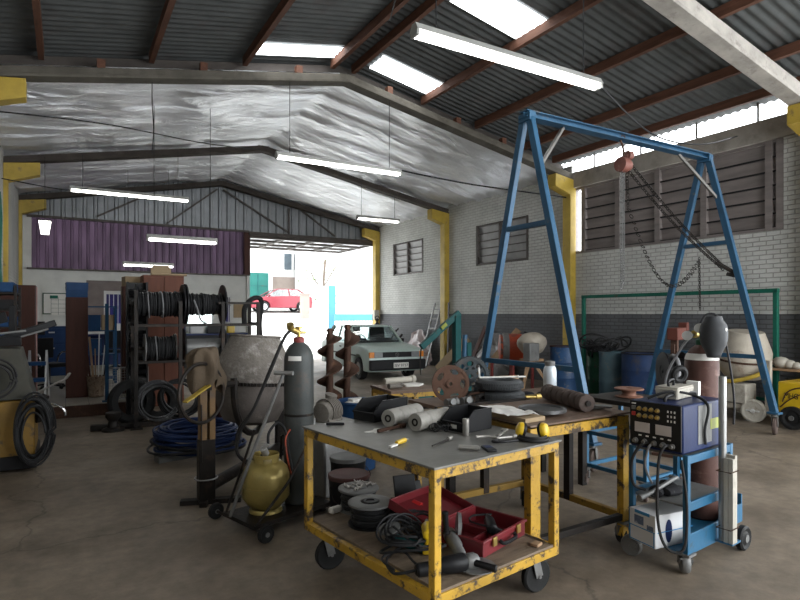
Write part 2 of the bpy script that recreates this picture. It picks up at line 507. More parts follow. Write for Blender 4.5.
# ------------------------------------------------------------------ mesh helpers
class MB:
    def __init__(self):
        self.v, self.f, self.mi = [], [], []
        self.cur = 0

    def add(self, vs, fs, X=None):
        k = len(self.v)
        if X is not None:
            vs = [X @ Vector(p) for p in vs]
        self.v += [tuple(p) for p in vs]
        self.f += [tuple(i + k for i in f) for f in fs]
        self.mi += [self.cur] * len(fs)
        return self

    def box(self, c, s, rot=(0, 0, 0)):
        X = Matrix.Translation(c) @ Euler(rot).to_matrix().to_4x4()
        a, b, d = s[0] / 2, s[1] / 2, s[2] / 2
        vs = [(-a, -b, -d), (a, -b, -d), (a, b, -d), (-a, b, -d), (-a, -b, d), (a, -b, d), (a, b, d), (-a, b, d)]
        fs = [(0, 3, 2, 1), (4, 5, 6, 7), (0, 1, 5, 4), (1, 2, 6, 5), (2, 3, 7, 6), (3, 0, 4, 7)]
        return self.add(vs, fs, X)

    def bar(self, p0, p1, wd, ht, up=(0, 0, 1)):
        p0, p1 = Vector(p0), Vector(p1)
        z = (p1 - p0)
        ln = z.length
        z.normalize()
        u = Vector(up)
        if abs(z.dot(u)) > .98:
            u = Vector((0, 1, 0))
        x = u.cross(z).normalized()
        y = z.cross(x)
        X = Matrix((x, y, z)).transposed().to_4x4()
        X.translation = (p0 + p1) / 2
        a, b, d = wd / 2, ht / 2, ln / 2
        vs = [(-a, -b, -d), (a, -b, -d), (a, b, -d), (-a, b, -d), (-a, -b, d), (a, -b, d), (a, b, d), (-a, b, d)]
        fs = [(0, 3, 2, 1), (4, 5, 6, 7), (0, 1, 5, 4), (1, 2, 6, 5), (2, 3, 7, 6), (3, 0, 4, 7)]
        return self.add(vs, fs, X)

    def cyl(self, p0, p1, r0, r1=None, n=16):
        r1 = r0 if r1 is None else r1
        p0, p1 = Vector(p0), Vector(p1)
        z = (p1 - p0).normalized()
        u = Vector((0, 0, 1)) if abs(z.z) < .95 else Vector((1, 0, 0))
        x = u.cross(z).normalized()
        y = z.cross(x)
        vs = []
        for p, r in ((p0, r0), (p1, r1)):
            for i in range(n):
                a = 2 * PI * i / n
                vs.append(p + x * (r * math.cos(a)) + y * (r * math.sin(a)))
        fs = [(i, (i + 1) % n, n + (i + 1) % n, n + i) for i in range(n)]
        fs += [tuple(reversed(range(n))), tuple(range(n, 2 * n))]
        return self.add(vs, fs)

    def tube(self, pts, r, n=6, closed=False):
        pts = [Vector(p) for p in pts]
        k = len(pts)
        vs, fs = [], []
        prev = None
        for i, p in enumerate(pts):
            if closed:
                t = (pts[(i + 1) % k] - pts[i - 1])
            else:
                t = pts[min(i + 1, k - 1)] - pts[max(i - 1, 0)]
            if t.length < 1e-9:
                t = Vector((0, 0, 1))
            t.normalize()
            if prev is None:
                u = Vector((0, 0, 1)) if abs(t.z) < .9 else Vector((1, 0, 0))
                x = u.cross(t).normalized()
            else:
                x = prev - t * prev.dot(t)
                if x.length < 1e-6:
                    x = Vector((1, 0, 0)).cross(t)
                x.normalize()
            prev = x
            y = t.cross(x)
            for j in range(n):
                a = 2 * PI * j / n
                vs.append(p + x * (r * math.cos(a)) + y * (r * math.sin(a)))
        for i in range(k if closed else k - 1):
            i2 = (i + 1) % k
            for j in range(n):
                j2 = (j + 1) % n
                fs.append((i * n + j, i * n + j2, i2 * n + j2, i2 * n + j))
        if not closed:
            fs += [tuple(reversed(range(n))), tuple(range((k - 1) * n, k * n))]
        return self.add(vs, fs)

    def lathe(self, prof, n=24, X=None, closed=False):
        """prof: list of (r, z); revolve about local z."""
        vs, fs = [], []
        k = len(prof)
        for r, z in prof:
            r = max(r, 1e-4)
            for i in range(n):
                a = 2 * PI * i / n
                vs.append((r * math.cos(a), r * math.sin(a), z))
        for j in range(k if closed else k - 1):
            j2 = (j + 1) % k
            for i in range(n):
                i2 = (i + 1) % n
                fs.append((j * n + i, j * n + i2, j2 * n + i2, j2 * n + i))
        if not closed:
            if prof[0][0] > 1e-3:
                fs.append(tuple(reversed(range(n))))
            if prof[-1][0] > 1e-3:
                fs.append(tuple(range((k - 1) * n, k * n)))
        return self.add(vs, fs, X)

    def prism(self, poly, h0, h1, X=None):
        """poly in local xy, extruded along z from h0 to h1."""
        n = len(poly)
        vs = [(x, y, h0) for x, y in poly] + [(x, y, h1) for x, y in poly]
        fs = [tuple(reversed(range(n))), tuple(range(n, 2 * n))]
        fs += [(i, (i + 1) % n, n + (i + 1) % n, n + i) for i in range(n)]
        return self.add(vs, fs, X)

    def torus(self, c, Rr, r, axis=(0, 0, 1), n=24, m=8, sq=1.0):
        X = axis_mat(c, axis)
        prof = [(Rr + r * math.cos(2 * PI * j / m), r * sq * math.sin(2 * PI * j / m)) for j in range(m)]
        return self.lathe(prof, n, X, closed=True)

    def sphere(self, c, r, n=12, m=8, s=(1, 1, 1)):
        prof = [(r * math.sin(PI * j / m), -r * math.cos(PI * j / m)) for j in range(m + 1)]
        X = Matrix.Translation(c) @ Matrix.Diagonal((s[0], s[1], s[2], 1))
        return self.lathe(prof, n, X)

    def hexa(self, bottom, top):
        """bottom, top: four points each, same winding (ccw from above)."""
        vs = list(bottom) + list(top)
        fs = [(3, 2, 1, 0), (4, 5, 6, 7), (0, 1, 5, 4), (1, 2, 6, 5), (2, 3, 7, 6), (3, 0, 4, 7)]
        return self.add(vs, fs)

    def build(self, name, mat, parent=None, bevel=0, smooth=38, loc=None, rz=0, seg=2):
        me = bpy.data.meshes.new(name)
        me.from_pydata(self.v, [], self.f)
        mats = mat if isinstance(mat, (list, tuple)) else [mat]
        for m in mats:
            me.materials.append(M[m] if isinstance(m, str) else m)
        if len(mats) > 1:
            for p, i in zip(me.polygons, self.mi):
                p.material_index = i
        bm = bmesh.new()
        bm.from_mesh(me)
        bmesh.ops.recalc_face_normals(bm, faces=bm.faces)
        bm.to_mesh(me)
        bm.free()
        if smooth:
            for p in me.polygons:
                p.use_smooth = True
            me.set_sharp_from_angle(angle=R(smooth))
        o = bpy.data.objects.new(name, me)
        COL.objects.link(o)
        if parent:
            o.parent = parent
        if loc is not None:
            o.location = loc
        o.rotation_euler.z = rz
        if bevel:
            b = o.modifiers.new('bevel', 'BEVEL')
            b.width = bevel
            b.segments = seg
            b.limit_method = 'ANGLE'
            b.angle_limit = R(40)
        return o


def axis_mat(c, axis):
    z = Vector(axis).normalized()
    u = Vector((0, 0, 1)) if abs(z.z) < .95 else Vector((1, 0, 0))
    x = u.cross(z).normalized()
    y = z.cross(x)
    X = Matrix((x, y, z)).transposed().to_4x4()
    X.translation = Vector(c)
    return X


def tag(o, label=None, cat=None, group=None, kind=None):
    if label:
        o['label'] = label
    if cat:
        o['category'] = cat
    if group:
        o['group'] = group
    if kind:
        o['kind'] = kind
    return o


def struct(name, mb, mat, parent=None, **k):
    o = mb.build(name, mat, parent, **k)
    if parent is None:
        o['kind'] = 'structure'
    return o


def T(name, label, cat, loc, rz=0, group=None, kind=None):
    o = bpy.data.objects.new(name, None)
    o.empty_display_size = .1
    COL.objects.link(o)
    o.location = loc
    o.rotation_euler.z = R(rz)
    return tag(o, label, cat, group, kind)


def dup(root, loc, rz=None, label=None, group=None):
    r = root.copy()
    COL.objects.link(r)
    r.location = loc
    if rz is not None:
        r.rotation_euler.z = R(rz)
    if label:
        r['label'] = label
    if group:
        r['group'] = group
    for ch in list(root.children):
        c = ch.copy()
        COL.objects.link(c)
        c.parent = r
        for g in list(ch.children):
            d = g.copy()
            COL.objects.link(d)
            d.parent = c
    return r


def curve(pts, sub=6, closed=False):
    """Catmull-Rom through the points."""
    P = [Vector(p) for p in pts]
    n = len(P)
    out = []
    rng = range(n) if closed else range(n - 1)
    for i in rng:
        p0 = P[i - 1] if (closed or i > 0) else P[0]
        p1, p2 = P[i], P[(i + 1) % n]
        p3 = P[(i + 2) % n] if (closed or i + 2 < n) else P[-1]
        for s in range(sub):
            t = s / sub
            out.append(.5 * ((2 * p1) + (p2 - p0) * t + (2 * p0 - 5 * p1 + 4 * p2 - p3) * t * t + (3 * p1 - p0 - 3 * p2 + p3) * t ** 3))
    if not closed:
        out.append(P[-1])
    return out


def coil(c, Rr, turns, r, axis=(0, 0, 1), jr=.04, jz=.02, rise=.0, seed=1, n=28):
    """One continuous hose wound into a loose coil."""
    rnd = random.Random(seed)
    X = axis_mat(c, axis)
    pts = []
    for t in range(turns):
        rr = Rr + rnd.uniform(-jr, jr)
        ox, oy = rnd.uniform(-jr, jr) * .5, rnd.uniform(-jr, jr) * .5
        ph = rnd.uniform(0, 6)
        for i in range(n):
            a = 2 * PI * i / n
            z = rise * (t + i / n) + jz * math.sin(2 * a + ph)
            pts.append(X @ Vector((ox + rr * math.cos(a), oy + rr * math.sin(a), z)))
    return pts


def text(body, size, mat, parent, loc, rot, name='lettering', depth=.0015):
    cu = bpy.data.curves.new(name, 'FONT')
    cu.body = body
    cu.size = size
    cu.extrude = depth
    cu.align_x = 'CENTER'
    cu.align_y = 'CENTER'
    tmp = bpy.data.objects.new(name, cu)
    COL.objects.link(tmp)
    bpy.context.view_layer.update()
    me = bpy.data.meshes.new_from_object(tmp.evaluated_get(bpy.context.evaluated_depsgraph_get()))
    bpy.data.objects.remove(tmp)
    me.materials.clear()
    me.materials.append(M[mat])
    o = bpy.data.objects.new(name, me)
    COL.objects.link(o)
    o.parent = parent
    o.location = loc
    o.rotation_euler = rot
    return o


# ------------------------------------------------------------------ the hall
XL, XW, XR = -1.12, 10.2, 4.4          # left wall face, right wall face, ridge
SL = .19
FR = (4.42, 9.45, 14.5, 19.0)         # frames


def zroof(x, top=6.34):
    return top - SL * abs(x - XR)


struct('floor', MB().box((4.65, 7.75, -.06), (11.5, 23.5, .12)), 'floor', smooth=0)


def tile_mat():
    m = bpy.data.materials.new('office_tiles')
    nt, N, L, b = nodes_of(m)
    tc = N.new('ShaderNodeTexCoord')
    br = N.new('ShaderNodeTexBrick')
    br.offset = 0
    br.inputs['Scale'].default_value = 1
    br.inputs['Brick Width'].default_value = .33
    br.inputs['Row Height'].default_value = .33
    br.inputs['Mortar Size'].default_value = .006
    br.inputs['Color1'].default_value = (.36, .33, .28, 1)
    br.inputs['Color2'].default_value = (.30, .28, .24, 1)
    br.inputs['Mortar'].default_value = (.1, .09, .08, 1)
    L.new(tc.outputs['Object'], br.inputs['Vector'])
    L.new(br.outputs['Color'], b.inputs['Base Color'])
    b.inputs['Roughness'].default_value = .35
    return m


M['tile'] = tile_mat()
struct('floor_platform', MB().box((.07, 14.9, .1), (2.34, 8.8, .2)), ['tile'], smooth=0)
struct('trim_1', MB().box((.07, 10.485, .09), (2.34, .03, .19)), 'rust', smooth=0)

# right wall with openings for three louvred windows
W2 = (10.9, 13.04, 3.03, 4.18)
W1 = (15.87, 17.86, 3.02, 4.16)
LV = (4.9, 9.45, 3.05, 4.56)
mb = MB()


def wseg(y0, y1, z0, z1):
    mb.box((XW + .1, (y0 + y1) / 2, (z0 + z1) / 2), (.2, y1 - y0, z1 - z0))


wseg(-4, -3, 0, 4.85)
wseg(1.9, LV[0], 0, 4.85)
wseg(-3, 1.9, 4.2, 4.85)  # wall left open below: unseen gap added for daylight on the right
wseg(LV[0], LV[1], 0, LV[2])
wseg(LV[1], W2[0], 0, 5.12)
for (a, b_, c, d) in (W2, W1):
    wseg(a, b_, 0, c)
    wseg(a, b_, d, 5.12)
wseg(W2[1], W1[0], 0, 5.12)
wseg(W1[1], 19.5, 0, 5.12)
struct('wall_right', mb, 'brick_r', smooth=0)
struct('beam', MB().box((XW + .07, 7.12, 4.74), (.3, 4.9, .36)), 'concrete', smooth=0, bevel=.01)

struct('wall_left', MB().box((XL - .1, 7.75, 2.6), (.2, 23.5, 5.2)), 'brick_l', smooth=0)

struct('wall_front_added', MB().box((.75, -4.0, 2.6), (3.9, .2, 5.2)), 'plaster', smooth=0)  # unseen wall added to keep daylight off the left side

# back wall: plaster with three windows, purple sheet above, sheet gable, gate opening at the right
wins = [(1.02, 1.73, 1.32, 2.29), (3.1, 4.2, 1.25, 2.05), (4.4, 4.78, 1.35, 2.25)]
mb = MB()
xs = [XL] + [q for w_ in wins for q in w_[:2]] + [5.37]
for i in range(0, len(xs), 2):
    mb.box(((xs[i] + xs[i + 1]) / 2, 19.4, 1.47), (xs[i + 1] - xs[i], .2, 2.94))
for (a, b_, c, d) in wins:
    mb.box(((a + b_) / 2, 19.4, c / 2), (b_ - a, .2, c))
    mb.box(((a + b_) / 2, 19.4, (d + 2.94) / 2), (b_ - a, .2, 2.94 - d))
mb.box(((XL - .84) / 2, 19.4, 3.7), (abs(XL + .84), .2, 1.5))
struct('wall_back', mb, 'plaster', smooth=0)


def corr_sheet(x0, x1, ztop, zbot, y, pitch, amp, square=True):
    """Vertical ribbed sheet; ztop, zbot are functions of x."""
    m_ = MB()
    prof = []
    x = x0
    while x < x1:
        for fx, fy in (((0, 0), (.55, 0), (.65, 1), (.9, 1)) if square else ((0, 0), (.25, .5), (.5, 1), (.75, .5))):
            xx = x + fx * pitch
            if xx < x1:
                prof.append((xx, fy * amp))
        x += pitch
    prof.append((x1, 0))
    vs = [(a, y - b_, zbot(a)) for a, b_ in prof] + [(a, y - b_, ztop(a)) for a, b_ in prof]
    n = len(prof)
    m_.add(vs, [(i, i + 1, n + i + 1, n + i) for i in range(n - 1)])
    return m_


struct('wall_back_purple_sheet', corr_sheet(-.84, 5.3, lambda x: 4.46, lambda x: 2.94, 19.42, .21, .05), 'purple', smooth=20)
struct('wall_back_gable_sheet', corr_sheet(XL, XW, lambda x: zroof(x, 6.22), lambda x: 4.44 if x < 5.37 else 4.32, 19.36, .28, .05), 'gable', smooth=20)
struct('trim_2', MB().box((2.2, 19.25, 4.44), (6.3, .08, .07)).box((2.2, 19.25, 2.95), (6.3, .1, .05)), 'frame_dk', smooth=0)
struct('trim_3', MB().box((5.3, 19.3, 3.7), (.2, .14, 1.5)), 'brown_wood', smooth=0)
struct('trim_4', MB().box((5.32, 19.3, 1.47), (.1, .24, 2.94)), 'plaster', smooth=0)
# rolling angle bracing on the inside of the gable
for p0, p1 in (((4.5, 19.2, 5.75), (6.75, 19.2, 4.5)), ((6.75, 19.2, 5.35), (6.75, 19.2, 4.45)), ((7.1, 19.2, 5.4), (8.5, 19.2, 4.5)),
               ((4.3, 19.2, 5.75), (2.75, 19.2, 4.5)), ((2.2, 19.2, 5.35), (.8, 19.2, 4.55))):
    struct('beam_brace', MB().bar(p0, p1, .05, .05), 'frame_dk', smooth=0)
struct('beam_lintel', MB().box((7.8, 19.25, 4.38), (4.9, .16, .12)), 'frame_dk', smooth=0)

# windows of the back wall
for i, (a, b_, c, d) in enumerate(wins):
    fr = MB()
    t = .04
    fr.box(((a + b_) / 2, 19.34, c + t / 2), (b_ - a, .07, t)).box(((a + b_) / 2, 19.34, d - t / 2), (b_ - a, .07, t))
    fr.box((a + t / 2, 19.34, (c + d) / 2), (t, .07, d - c)).box((b_ - t / 2, 19.34, (c + d) / 2), (t, .07, d - c))
    o = struct('window_%d' % (i + 4), fr, 'white', smooth=0)
    MB().box(((a + b_) / 2, 19.38, (c + d) / 2), (b_ - a - .06, .01, d - c - .06)).build('pane', 'bluepane' if i != 1 else 'glass', o, smooth=0)
    for k in range(1, 6 if i == 0 else 4):
        x = a + (b_ - a) * k / (6 if i == 0 else 4)
        MB().bar((x, 19.29, c), (x, 19.29, d), .018, .018).build('window_bar', 'white', o, smooth=0)

struct('trim_5', MB().box((.76, 19.27, 1.8), (.46, .04, 1.1)).box((1.15, 19.27, 2.5), (1.24, .04, .3)), 'trimboard', smooth=0)


# louvred windows of the right wall
def louvre(name, y0, y1, z0, z1, bays, nsl, fd, tilt=25):
    fr = MB()
    t = .05
    fr.box((XW + .06, (y0 + y1) / 2, z0 + t / 2), (.12, y1 - y0, t)).box((XW + .06, (y0 + y1) / 2, z1 - t / 2), (.12, y1 - y0, t))
    edges = [y0 + (y1 - y0) * b for b in bays]
    for e in edges:
        fr.box((XW + .05, min(max(e, y0 + fd / 2), y1 - fd / 2), (z0 + z1) / 2), (.13, fd, z1 - z0))
    o = struct(name, fr, 'slat' if fd > .1 else 'frame_dk', smooth=0)
    h = (z1 - z0 - 2 * t) / nsl
    for a, b_ in zip(edges[:-1], edges[1:]):
        for k in range(nsl if not (fd > .1 and b_ - a < .4 and a > y0 + 1) else 0):
            zc = z0 + t + h * (k + .5)
            MB().box((XW + .07, (a + b_) / 2, zc), (.012, b_ - a - fd, h * 1.02), (0, -R(tilt), 0)).build('louvre_slat', 'slat' if fd > .1 else 'slat_light', o, smooth=0)
            if True:
                MB().bar((XW + .02, a, zc - h / 2), (XW + .02, b_, zc - h / 2), .028, .028).build('louvre_bar', 'black' if fd > .1 else 'frame_dk', o, smooth=0)


louvre('window_1', LV[0], LV[1], LV[2], LV[3], (0, .05, .30, .51, .72, .925, 1.0), 6, .11, 12)
louvre('window_2', W2[0], W2[1], W2[2], W2[3], (0, .52, 1), 5, .07, 14)
louvre('window_3', W1[0], W1[1], W1[2], W1[3], (0, .5, 1), 5, .07, 14)

# rafters, columns and corbels
for i, y in enumerate(FR):
    mb = MB()
    dz = .15 if i else .26
    tp = 5.99 if i else 6.1
    for xe in (XL, XW):
        mb.bar((XR, y, zroof(XR, tp) - dz / 2), (xe, y, zroof(xe, tp) - dz / 2), .17, dz)
    mb.box((XR, y, tp - dz / 2 - .015), (.3, .178, dz * 1.05))
    # stepped flange along the lower edge
    for xe in (XL, XW):
        mb.bar((XR, y, zroof(XR, tp) - dz + .02), (xe, y, zroof(xe, tp) - dz + .02), .25, .05)
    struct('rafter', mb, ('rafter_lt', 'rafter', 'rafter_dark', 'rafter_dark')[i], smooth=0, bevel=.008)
for y in FR:
    o = struct('column', MB().box((XW - .09, y, 2.35), (.18, .24, 4.7)).hexa(
        [(9.55, y - .125, 4.55), (XW, y - .125, 4.35), (XW, y + .125, 4.35), (9.55, y + .125, 4.55)],
        [(9.55, y - .125, 4.84), (XW, y - .125, 4.74), (XW, y + .125, 4.74), (9.55, y + .125, 4.84)]), 'yellow_clean', smooth=0, bevel=.008)
    if y == 9.45:
        s = MB().box((XW - .185, y - .01, 1.78), (.008, .16, .26)).build('sticker', 'white', o, smooth=0)
        MB().box((XW - .19, y - .01, 1.84), (.006, .12, .06)).box((XW - .19, y - .01, 1.72), (.006, .12, .05)).box((XW - .19, y - .01, 1.78), (.006, .05, .1)).build('sticker_print', 'redpaint', o, smooth=0)
    struct('column', MB().box((XL + .04, y, 2.4), (.08, .24, 4.8)).hexa(
        [(XL, y - .125, 4.4), (-.47, y - .125, 4.62), (-.47, y + .125, 4.62), (XL, y + .125, 4.4)],
        [(XL, y - .125, 4.8), (-.47, y - .125, 4.88), (-.47, y + .125, 4.88), (XL, y + .125, 4.8)]), 'yellow_clean', smooth=0, bevel=.008)

# corrugated roof and purlins
mb = MB()
for s in (-1, 1):
    xe = XL - .35 if s < 0 else XW + .06
    vs, fs = [], []
    n = 0
    y = -3.9
    while y < 19.9:
        z = .014 * math.sin(2 * PI * y / .15)
        vs += [(XR, y, zroof(XR) + z), (xe, y, zroof(xe) + z)]
        n += 1
        y += .15 / 6
    mb.add(vs, [(2 * i, 2 * i + 1, 2 * i + 3, 2 * i + 2) for i in range(n - 1)])
struct('ceiling', mb, 'corr', smooth=70)
for x in (-.3, 1.15, 2.6, 4.2, 4.62, 6.15, 7.5, 8.85, 9.75):
    zt = zroof(x, 6.32)
    struct('beam_purlin', MB().box((x, 2.85, zt - .08), (.075, 13.5, .15)), 'purlin', smooth=0)
# short timber packers standing on the rafter under the sheets
for x in (.45, 1.9, 3.5, 5.3, 6.9, 8.1):
    struct('trim_6', MB().box((x, 9.45, zroof(x, 6.06)), (.11, .12, .13)), 'purlin', smooth=0)
# dark closing board between roof sheet and the foil
mb = MB()
for xe in (XL, XW):
    mb.hexa([(min(XR, xe), 9.72, zroof(min(XR, xe), 5.95)), (max(XR, xe), 9.72, zroof(max(XR, xe), 5.95)), (max(XR, xe), 9.74, zroof(max(XR, xe), 5.95)), (min(XR, xe), 9.74, zroof(min(XR, xe), 5.95))],
            [(min(XR, xe), 9.72, zroof(min(XR, xe), 6.27)), (max(XR, xe), 9.72, zroof(max(XR, xe), 6.27)), (max(XR, xe), 9.74, zroof(max(XR, xe), 6.27)), (min(XR, xe), 9.74, zroof(min(XR, xe), 6.27))])
struct('ceiling_closing_board', mb, 'frame_dk', smooth=0)

# thin posts in the open strip between wall beam and roof
for y in (5.3, 6.4, 7.6, 8.8):
    struct('trim_7', MB().bar((XW, y, 4.9), (XW, y, 5.25), .03, .03), 'frame_dk', smooth=0)

# translucent roof sheets
for i, (x0, x1, y0, y1) in enumerate(((4.86, 6.27, 8.85, 9.42), (4.85, 6.26, 6.15, 6.85), (2.72, 4.15, 8.98, 9.5))):
    vs = []
    n = 0
    y = y0
    while y <= y1:
        z = -.03 + .014 * math.sin(2 * PI * y / .15)
        vs += [(x0, y, zroof(x0) + z), (x1, y, zroof(x1) + z)]
        n += 1
        y += .15 / 6
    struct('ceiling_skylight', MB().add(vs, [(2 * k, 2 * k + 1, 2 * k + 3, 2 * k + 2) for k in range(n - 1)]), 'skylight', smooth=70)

# foil insulation stretched under the purlins of the far bays
rnd = random.Random(3)
from mathutils import noise as mnoise
mb = MB()
nx, ny = 70, 380
vs = []
for j in range(ny + 1):
    y = 9.7 + (19.3 - 9.7) * j / ny
    for i in range(nx + 1):
        x = XL + (XW - XL) * i / nx
        t = ((y - 9.7) % 4.8) / 4.8
        sag = .10 * math.sin(PI * t)
        ridge = (1 - abs(mnoise.noise(Vector((x * .42 + .5 * mnoise.noise(Vector((x * .8, y * .5, 4))), y * 1.7, 5.1))))) ** 7
        wr = -.07 * ridge + .6 * mnoise.fractal(Vector((x * .5 + .6 * mnoise.noise(Vector((x * .6, y * .6, 0))), y * 2.6, 1.7)), .8, 2.1, 5) * .06
        sg = .03 * math.sin(PI * (((x - XR) / 1.4) % 1.0))
        edge = min(1, (y - 9.7) / .2, (19.3 - y) / .2)
        vs.append((x, y, zroof(x, 6.13) - (sag + sg - wr) * edge))
fs = []
for j in range(ny):
    for i in range(nx):
        a = j * (nx + 1) + i
        fs.append((a, a + 1, a + nx + 2, a + nx + 1))
struct('ceiling_foil', mb.add(vs, fs), 'foil', smooth=60)

# tilt-up gate swung open over the opening
g = MB()
zg = 4.28
for y in (19.3, 20.3, 21.3, 22.3):
    g.box((7.75, y, zg), (4.75, .13, .08))
for x in (5.42, 6.6, 7.75, 8.9, 10.08):
    g.box((x, 20.8, zg), (.10, 3.0, .08))
o = struct('door_1', g, 'frame_dk', smooth=0)
MB().box((7.75, 20.8, zg + .05), (4.7, 3.0, .008)).build('gate_sheet', 'doorsheet', o, smooth=0)

# ------------------------------------------------------------------ the street outside
KS = .108


def zst(y):
    return max(0, KS * (y - 19.5))


struct('ground_street', MB().add([(-12, 19.5, -.01), (46, 19.5, -.01), (46, 48, zst(48)), (-12, 48, zst(48))], [(0, 1, 2, 3)]), 'paving', smooth=0)


def building(name, label, x0, x1, y0, y1, ztop, mat, low=None):
    t = T(name, label, 'building', ((x0 + x1) / 2, y0, zst(y0) - .2))
    X, Y, Z = t.location
    MB().box((0, (y1 - y0) / 2, (ztop - Z) / 2), (x1 - x0, y1 - y0, ztop - Z)).build('wall', mat, t, smooth=0)
    if low:
        MB().box((0, -.03, (low - Z) / 2), (x1 - x0, .06, low - Z)).build('painted_base', 'facade_low', t, smooth=0)
    return t


b1 = building('street_house', 'white house across the street with small windows and a beige painted base', 12.6, 21, 41, 49, 11, 'facade', 4.4)
for px_, w_ in ((14.3, .68), (15.05, .68), (16.2, .6), (18.9, .8)):
    f = MB().box((px_ - 16.8, -.05, 5.55 - b1.location.z), (w_, .1, 1.35)).build('window', 'white', b1, smooth=0)
    MB().box((px_ - 16.8, -.11, 5.55 - b1.location.z), (w_ - .12, .02, 1.2))  .build('window_pane', 'street_glass', f, smooth=0)
b2 = building('street_house', 'plain white building on the right beyond the low blue wall', 14.7, 40, 34, 40.5, 12, 'facade')
b3 = building('street_house', 'white wall with a teal gate left of the red car', 3, 12.5, 39, 47, 9, 'facade')
gt = MB().box((11.45 - 7.75, -.06, 3.25 - b3.location.z), (1.5, .1, 2.5)).build('gate', 'tealdoor', b3, smooth=0)
MB().box((11.45 - 7.75, -.12, 3.25 - b3.location.z), (.05, .04, 2.4)).box((11.45 - 7.75, -.12, 3.6 - b3.location.z), (1.4, .04, .05)).build('gate_rail', 'teal', gt, smooth=0)

t = T('gate_pillar', 'white and bright blue gate pillar with meter boxes beside the driveway', 'pillar', (11.75, 27.9, .8))
MB().box((-.1, 0, 1.15), (.5, .5, 2.3)).build('pillar_shaft', 'facade', t, smooth=0)
MB().box((.33, -.02, 1.17), (.38, .56, 2.34)).build('blue_shaft', 'bluepillar', t, smooth=0)
for z in (1.75, 1.0, .6):
    MB().box((-.12, -.27, z), (.24, .04, .26)).build('meter_box', 'alu', t, bevel=.01)
t = T('gate_pillar', 'slim beige gate post between red car and blue pillar', 'pillar', (12.3, 32.2, 1.2))
MB().box((0, 0, .8), (.45, .4, 1.6)).build('pillar_shaft', 'facade_low', t, smooth=0)
MB().box((0, 0, 1.64), (.55, .5, .08)).build('pillar_cap', 'facade_low', t, smooth=0)

t = T('yard_wall', 'low white paling wall topped by a light blue band outside the gate', 'wall', (14.4, 26, .6))
MB().box((.1, 0, .88), (6, .16, .34)).build('blue_band', 'bluepillar', t, smooth=0)
MB().box((.1, 0, .12), (6, .14, .3)).build('plinth', 'facade', t, smooth=0)
mb = MB()
for k in range(36):
    mb.box((-2.85 + k * .167, 0, .45), (.09, .05, .6))
mb.build('paling', 'facade', t, smooth=0)

t = T('street_tree', 'thin street tree with sparse leaves behind the blue pillar', 'tree', (12.7, 30.2, 1.1))
mb = MB()
mb.tube(curve([(0, 0, 0), (.03, 0, 1.2), (-.02, 0, 2.4), (.1, .05, 3.6)]), .075, 8)
for p in ([(0, 0, 2.1), (.35, 0, 2.7), (.8, .1, 3.3)], [(0, 0, 1.9), (-.4, .1, 2.3), (-.8, 0, 2.9)], [(0, 0, 2.5), (.2, .3, 3.1), (.3, .6, 3.7)]):
    mb.tube(curve(p), .035, 6)
mb.build('trunk', 'bark', t)
mb = MB()
rnd = random.Random(5)
for k in range(160):
    c = rnd.choice([(.8, .1, 3.3), (-.8, 0, 2.6), (.3, .4, 3.6), (.4, 0, 2.8), (0, 0, 1.4)])
    p = Vector(c) + Vector((rnd.gauss(0, .28), rnd.gauss(0, .28), rnd.gauss(0, .22)))
    X = Matrix.Translation(p) @ Euler((rnd.uniform(0, 6), rnd.uniform(0, 6), rnd.uniform(0, 6))).to_matrix().to_4x4()
    mb.add([(-.07, 0, 0), (0, -.035, .01), (.08, 0, 0), (0, .035, .01)], [(0, 1, 2, 3)], X)
mb.build('foliage', 'leaf', t, smooth=0)

# ------------------------------------------------------------------ ceiling lights


def fluorescent(label, loc, ln, wires, first=[None]):
    t = T('ceiling_light', label, 'light', loc, 0, 'hanging fluorescent lights')
    MB().hexa([(-ln / 2, -.07, .02), (ln / 2, -.07, .02), (ln / 2, .07, .02), (-ln / 2, .07, .02)],
              [(-ln / 2, -.03, .09), (ln / 2, -.03, .09), (ln / 2, .03, .09), (-ln / 2, .03, .09)]).build('housing', 'housing', t, smooth=0)
    for s in (-1, 1):
        MB().box((s * (ln / 2 - .015), 0, 0), (.03, .12, .06)).build('end_cap', 'housing', t, bevel=.005)
        MB().cyl((-ln / 2 + .03, s * .035, -.012), (ln / 2 - .03, s * .035, -.012), .016, n=8).build('tube', 'tube', t)
    for s in (-1, 1):
        x = s * ln * .4
        zt = zroof(loc[0] + x, 5.9 if wires else 6.1) - loc[2]
        MB().cyl((x, 0, .08), (x, 0, zt), .006, n=5).build('hanging_wire', 'cable', t)
    return t


fluorescent('large white double-tube fluorescent light hanging nearest, under the grey roof', (3.95, 4.4, 4.2), 2.45, 0)
fluorescent('fluorescent light hanging in front of the first foil bay, left of the ridge', (4.3, 9.4, 4.32), 2.45, 1)
fluorescent('long fluorescent light hanging high on the left under the foil', (1.3, 14.2, 4.33), 2.45, 1)
fluorescent('short fluorescent light by the yellow column at the right of the yard gate', (7.7, 14.35, 4.33), 1.35, 1)
fluorescent('fluorescent light hanging in front of the purple sheet, the brighter upper one', (1.9, 11.3, 3.02), 1.25, 0)
fluorescent('small fluorescent light hanging just below the purple sheet', (1.9, 16.4, 2.93), 1.25, 0)

t = T('hanging_lantern', 'small square lantern hanging by the left yellow corbel', 'lamp', (-.38, 14.3, 3.35))
MB().hexa([(-.07, -.07, 0), (.07, -.07, 0), (.07, .07, 0), (-.07, .07, 0)], [(-.11, -.11, .27), (.11, -.11, .27), (.11, .11, .27), (-.11, .11, .27)]).build('lantern_glass', 'lantern', t, smooth=0)
MB().box((0, 0, .285), (.24, .24, .03)).build('lantern_cap', 'darkmetal', t, bevel=.005)
MB().cyl((0, 0, .3), (0, 0, 1.65), .006, n=5).build('hanging_wire', 'cable', t)

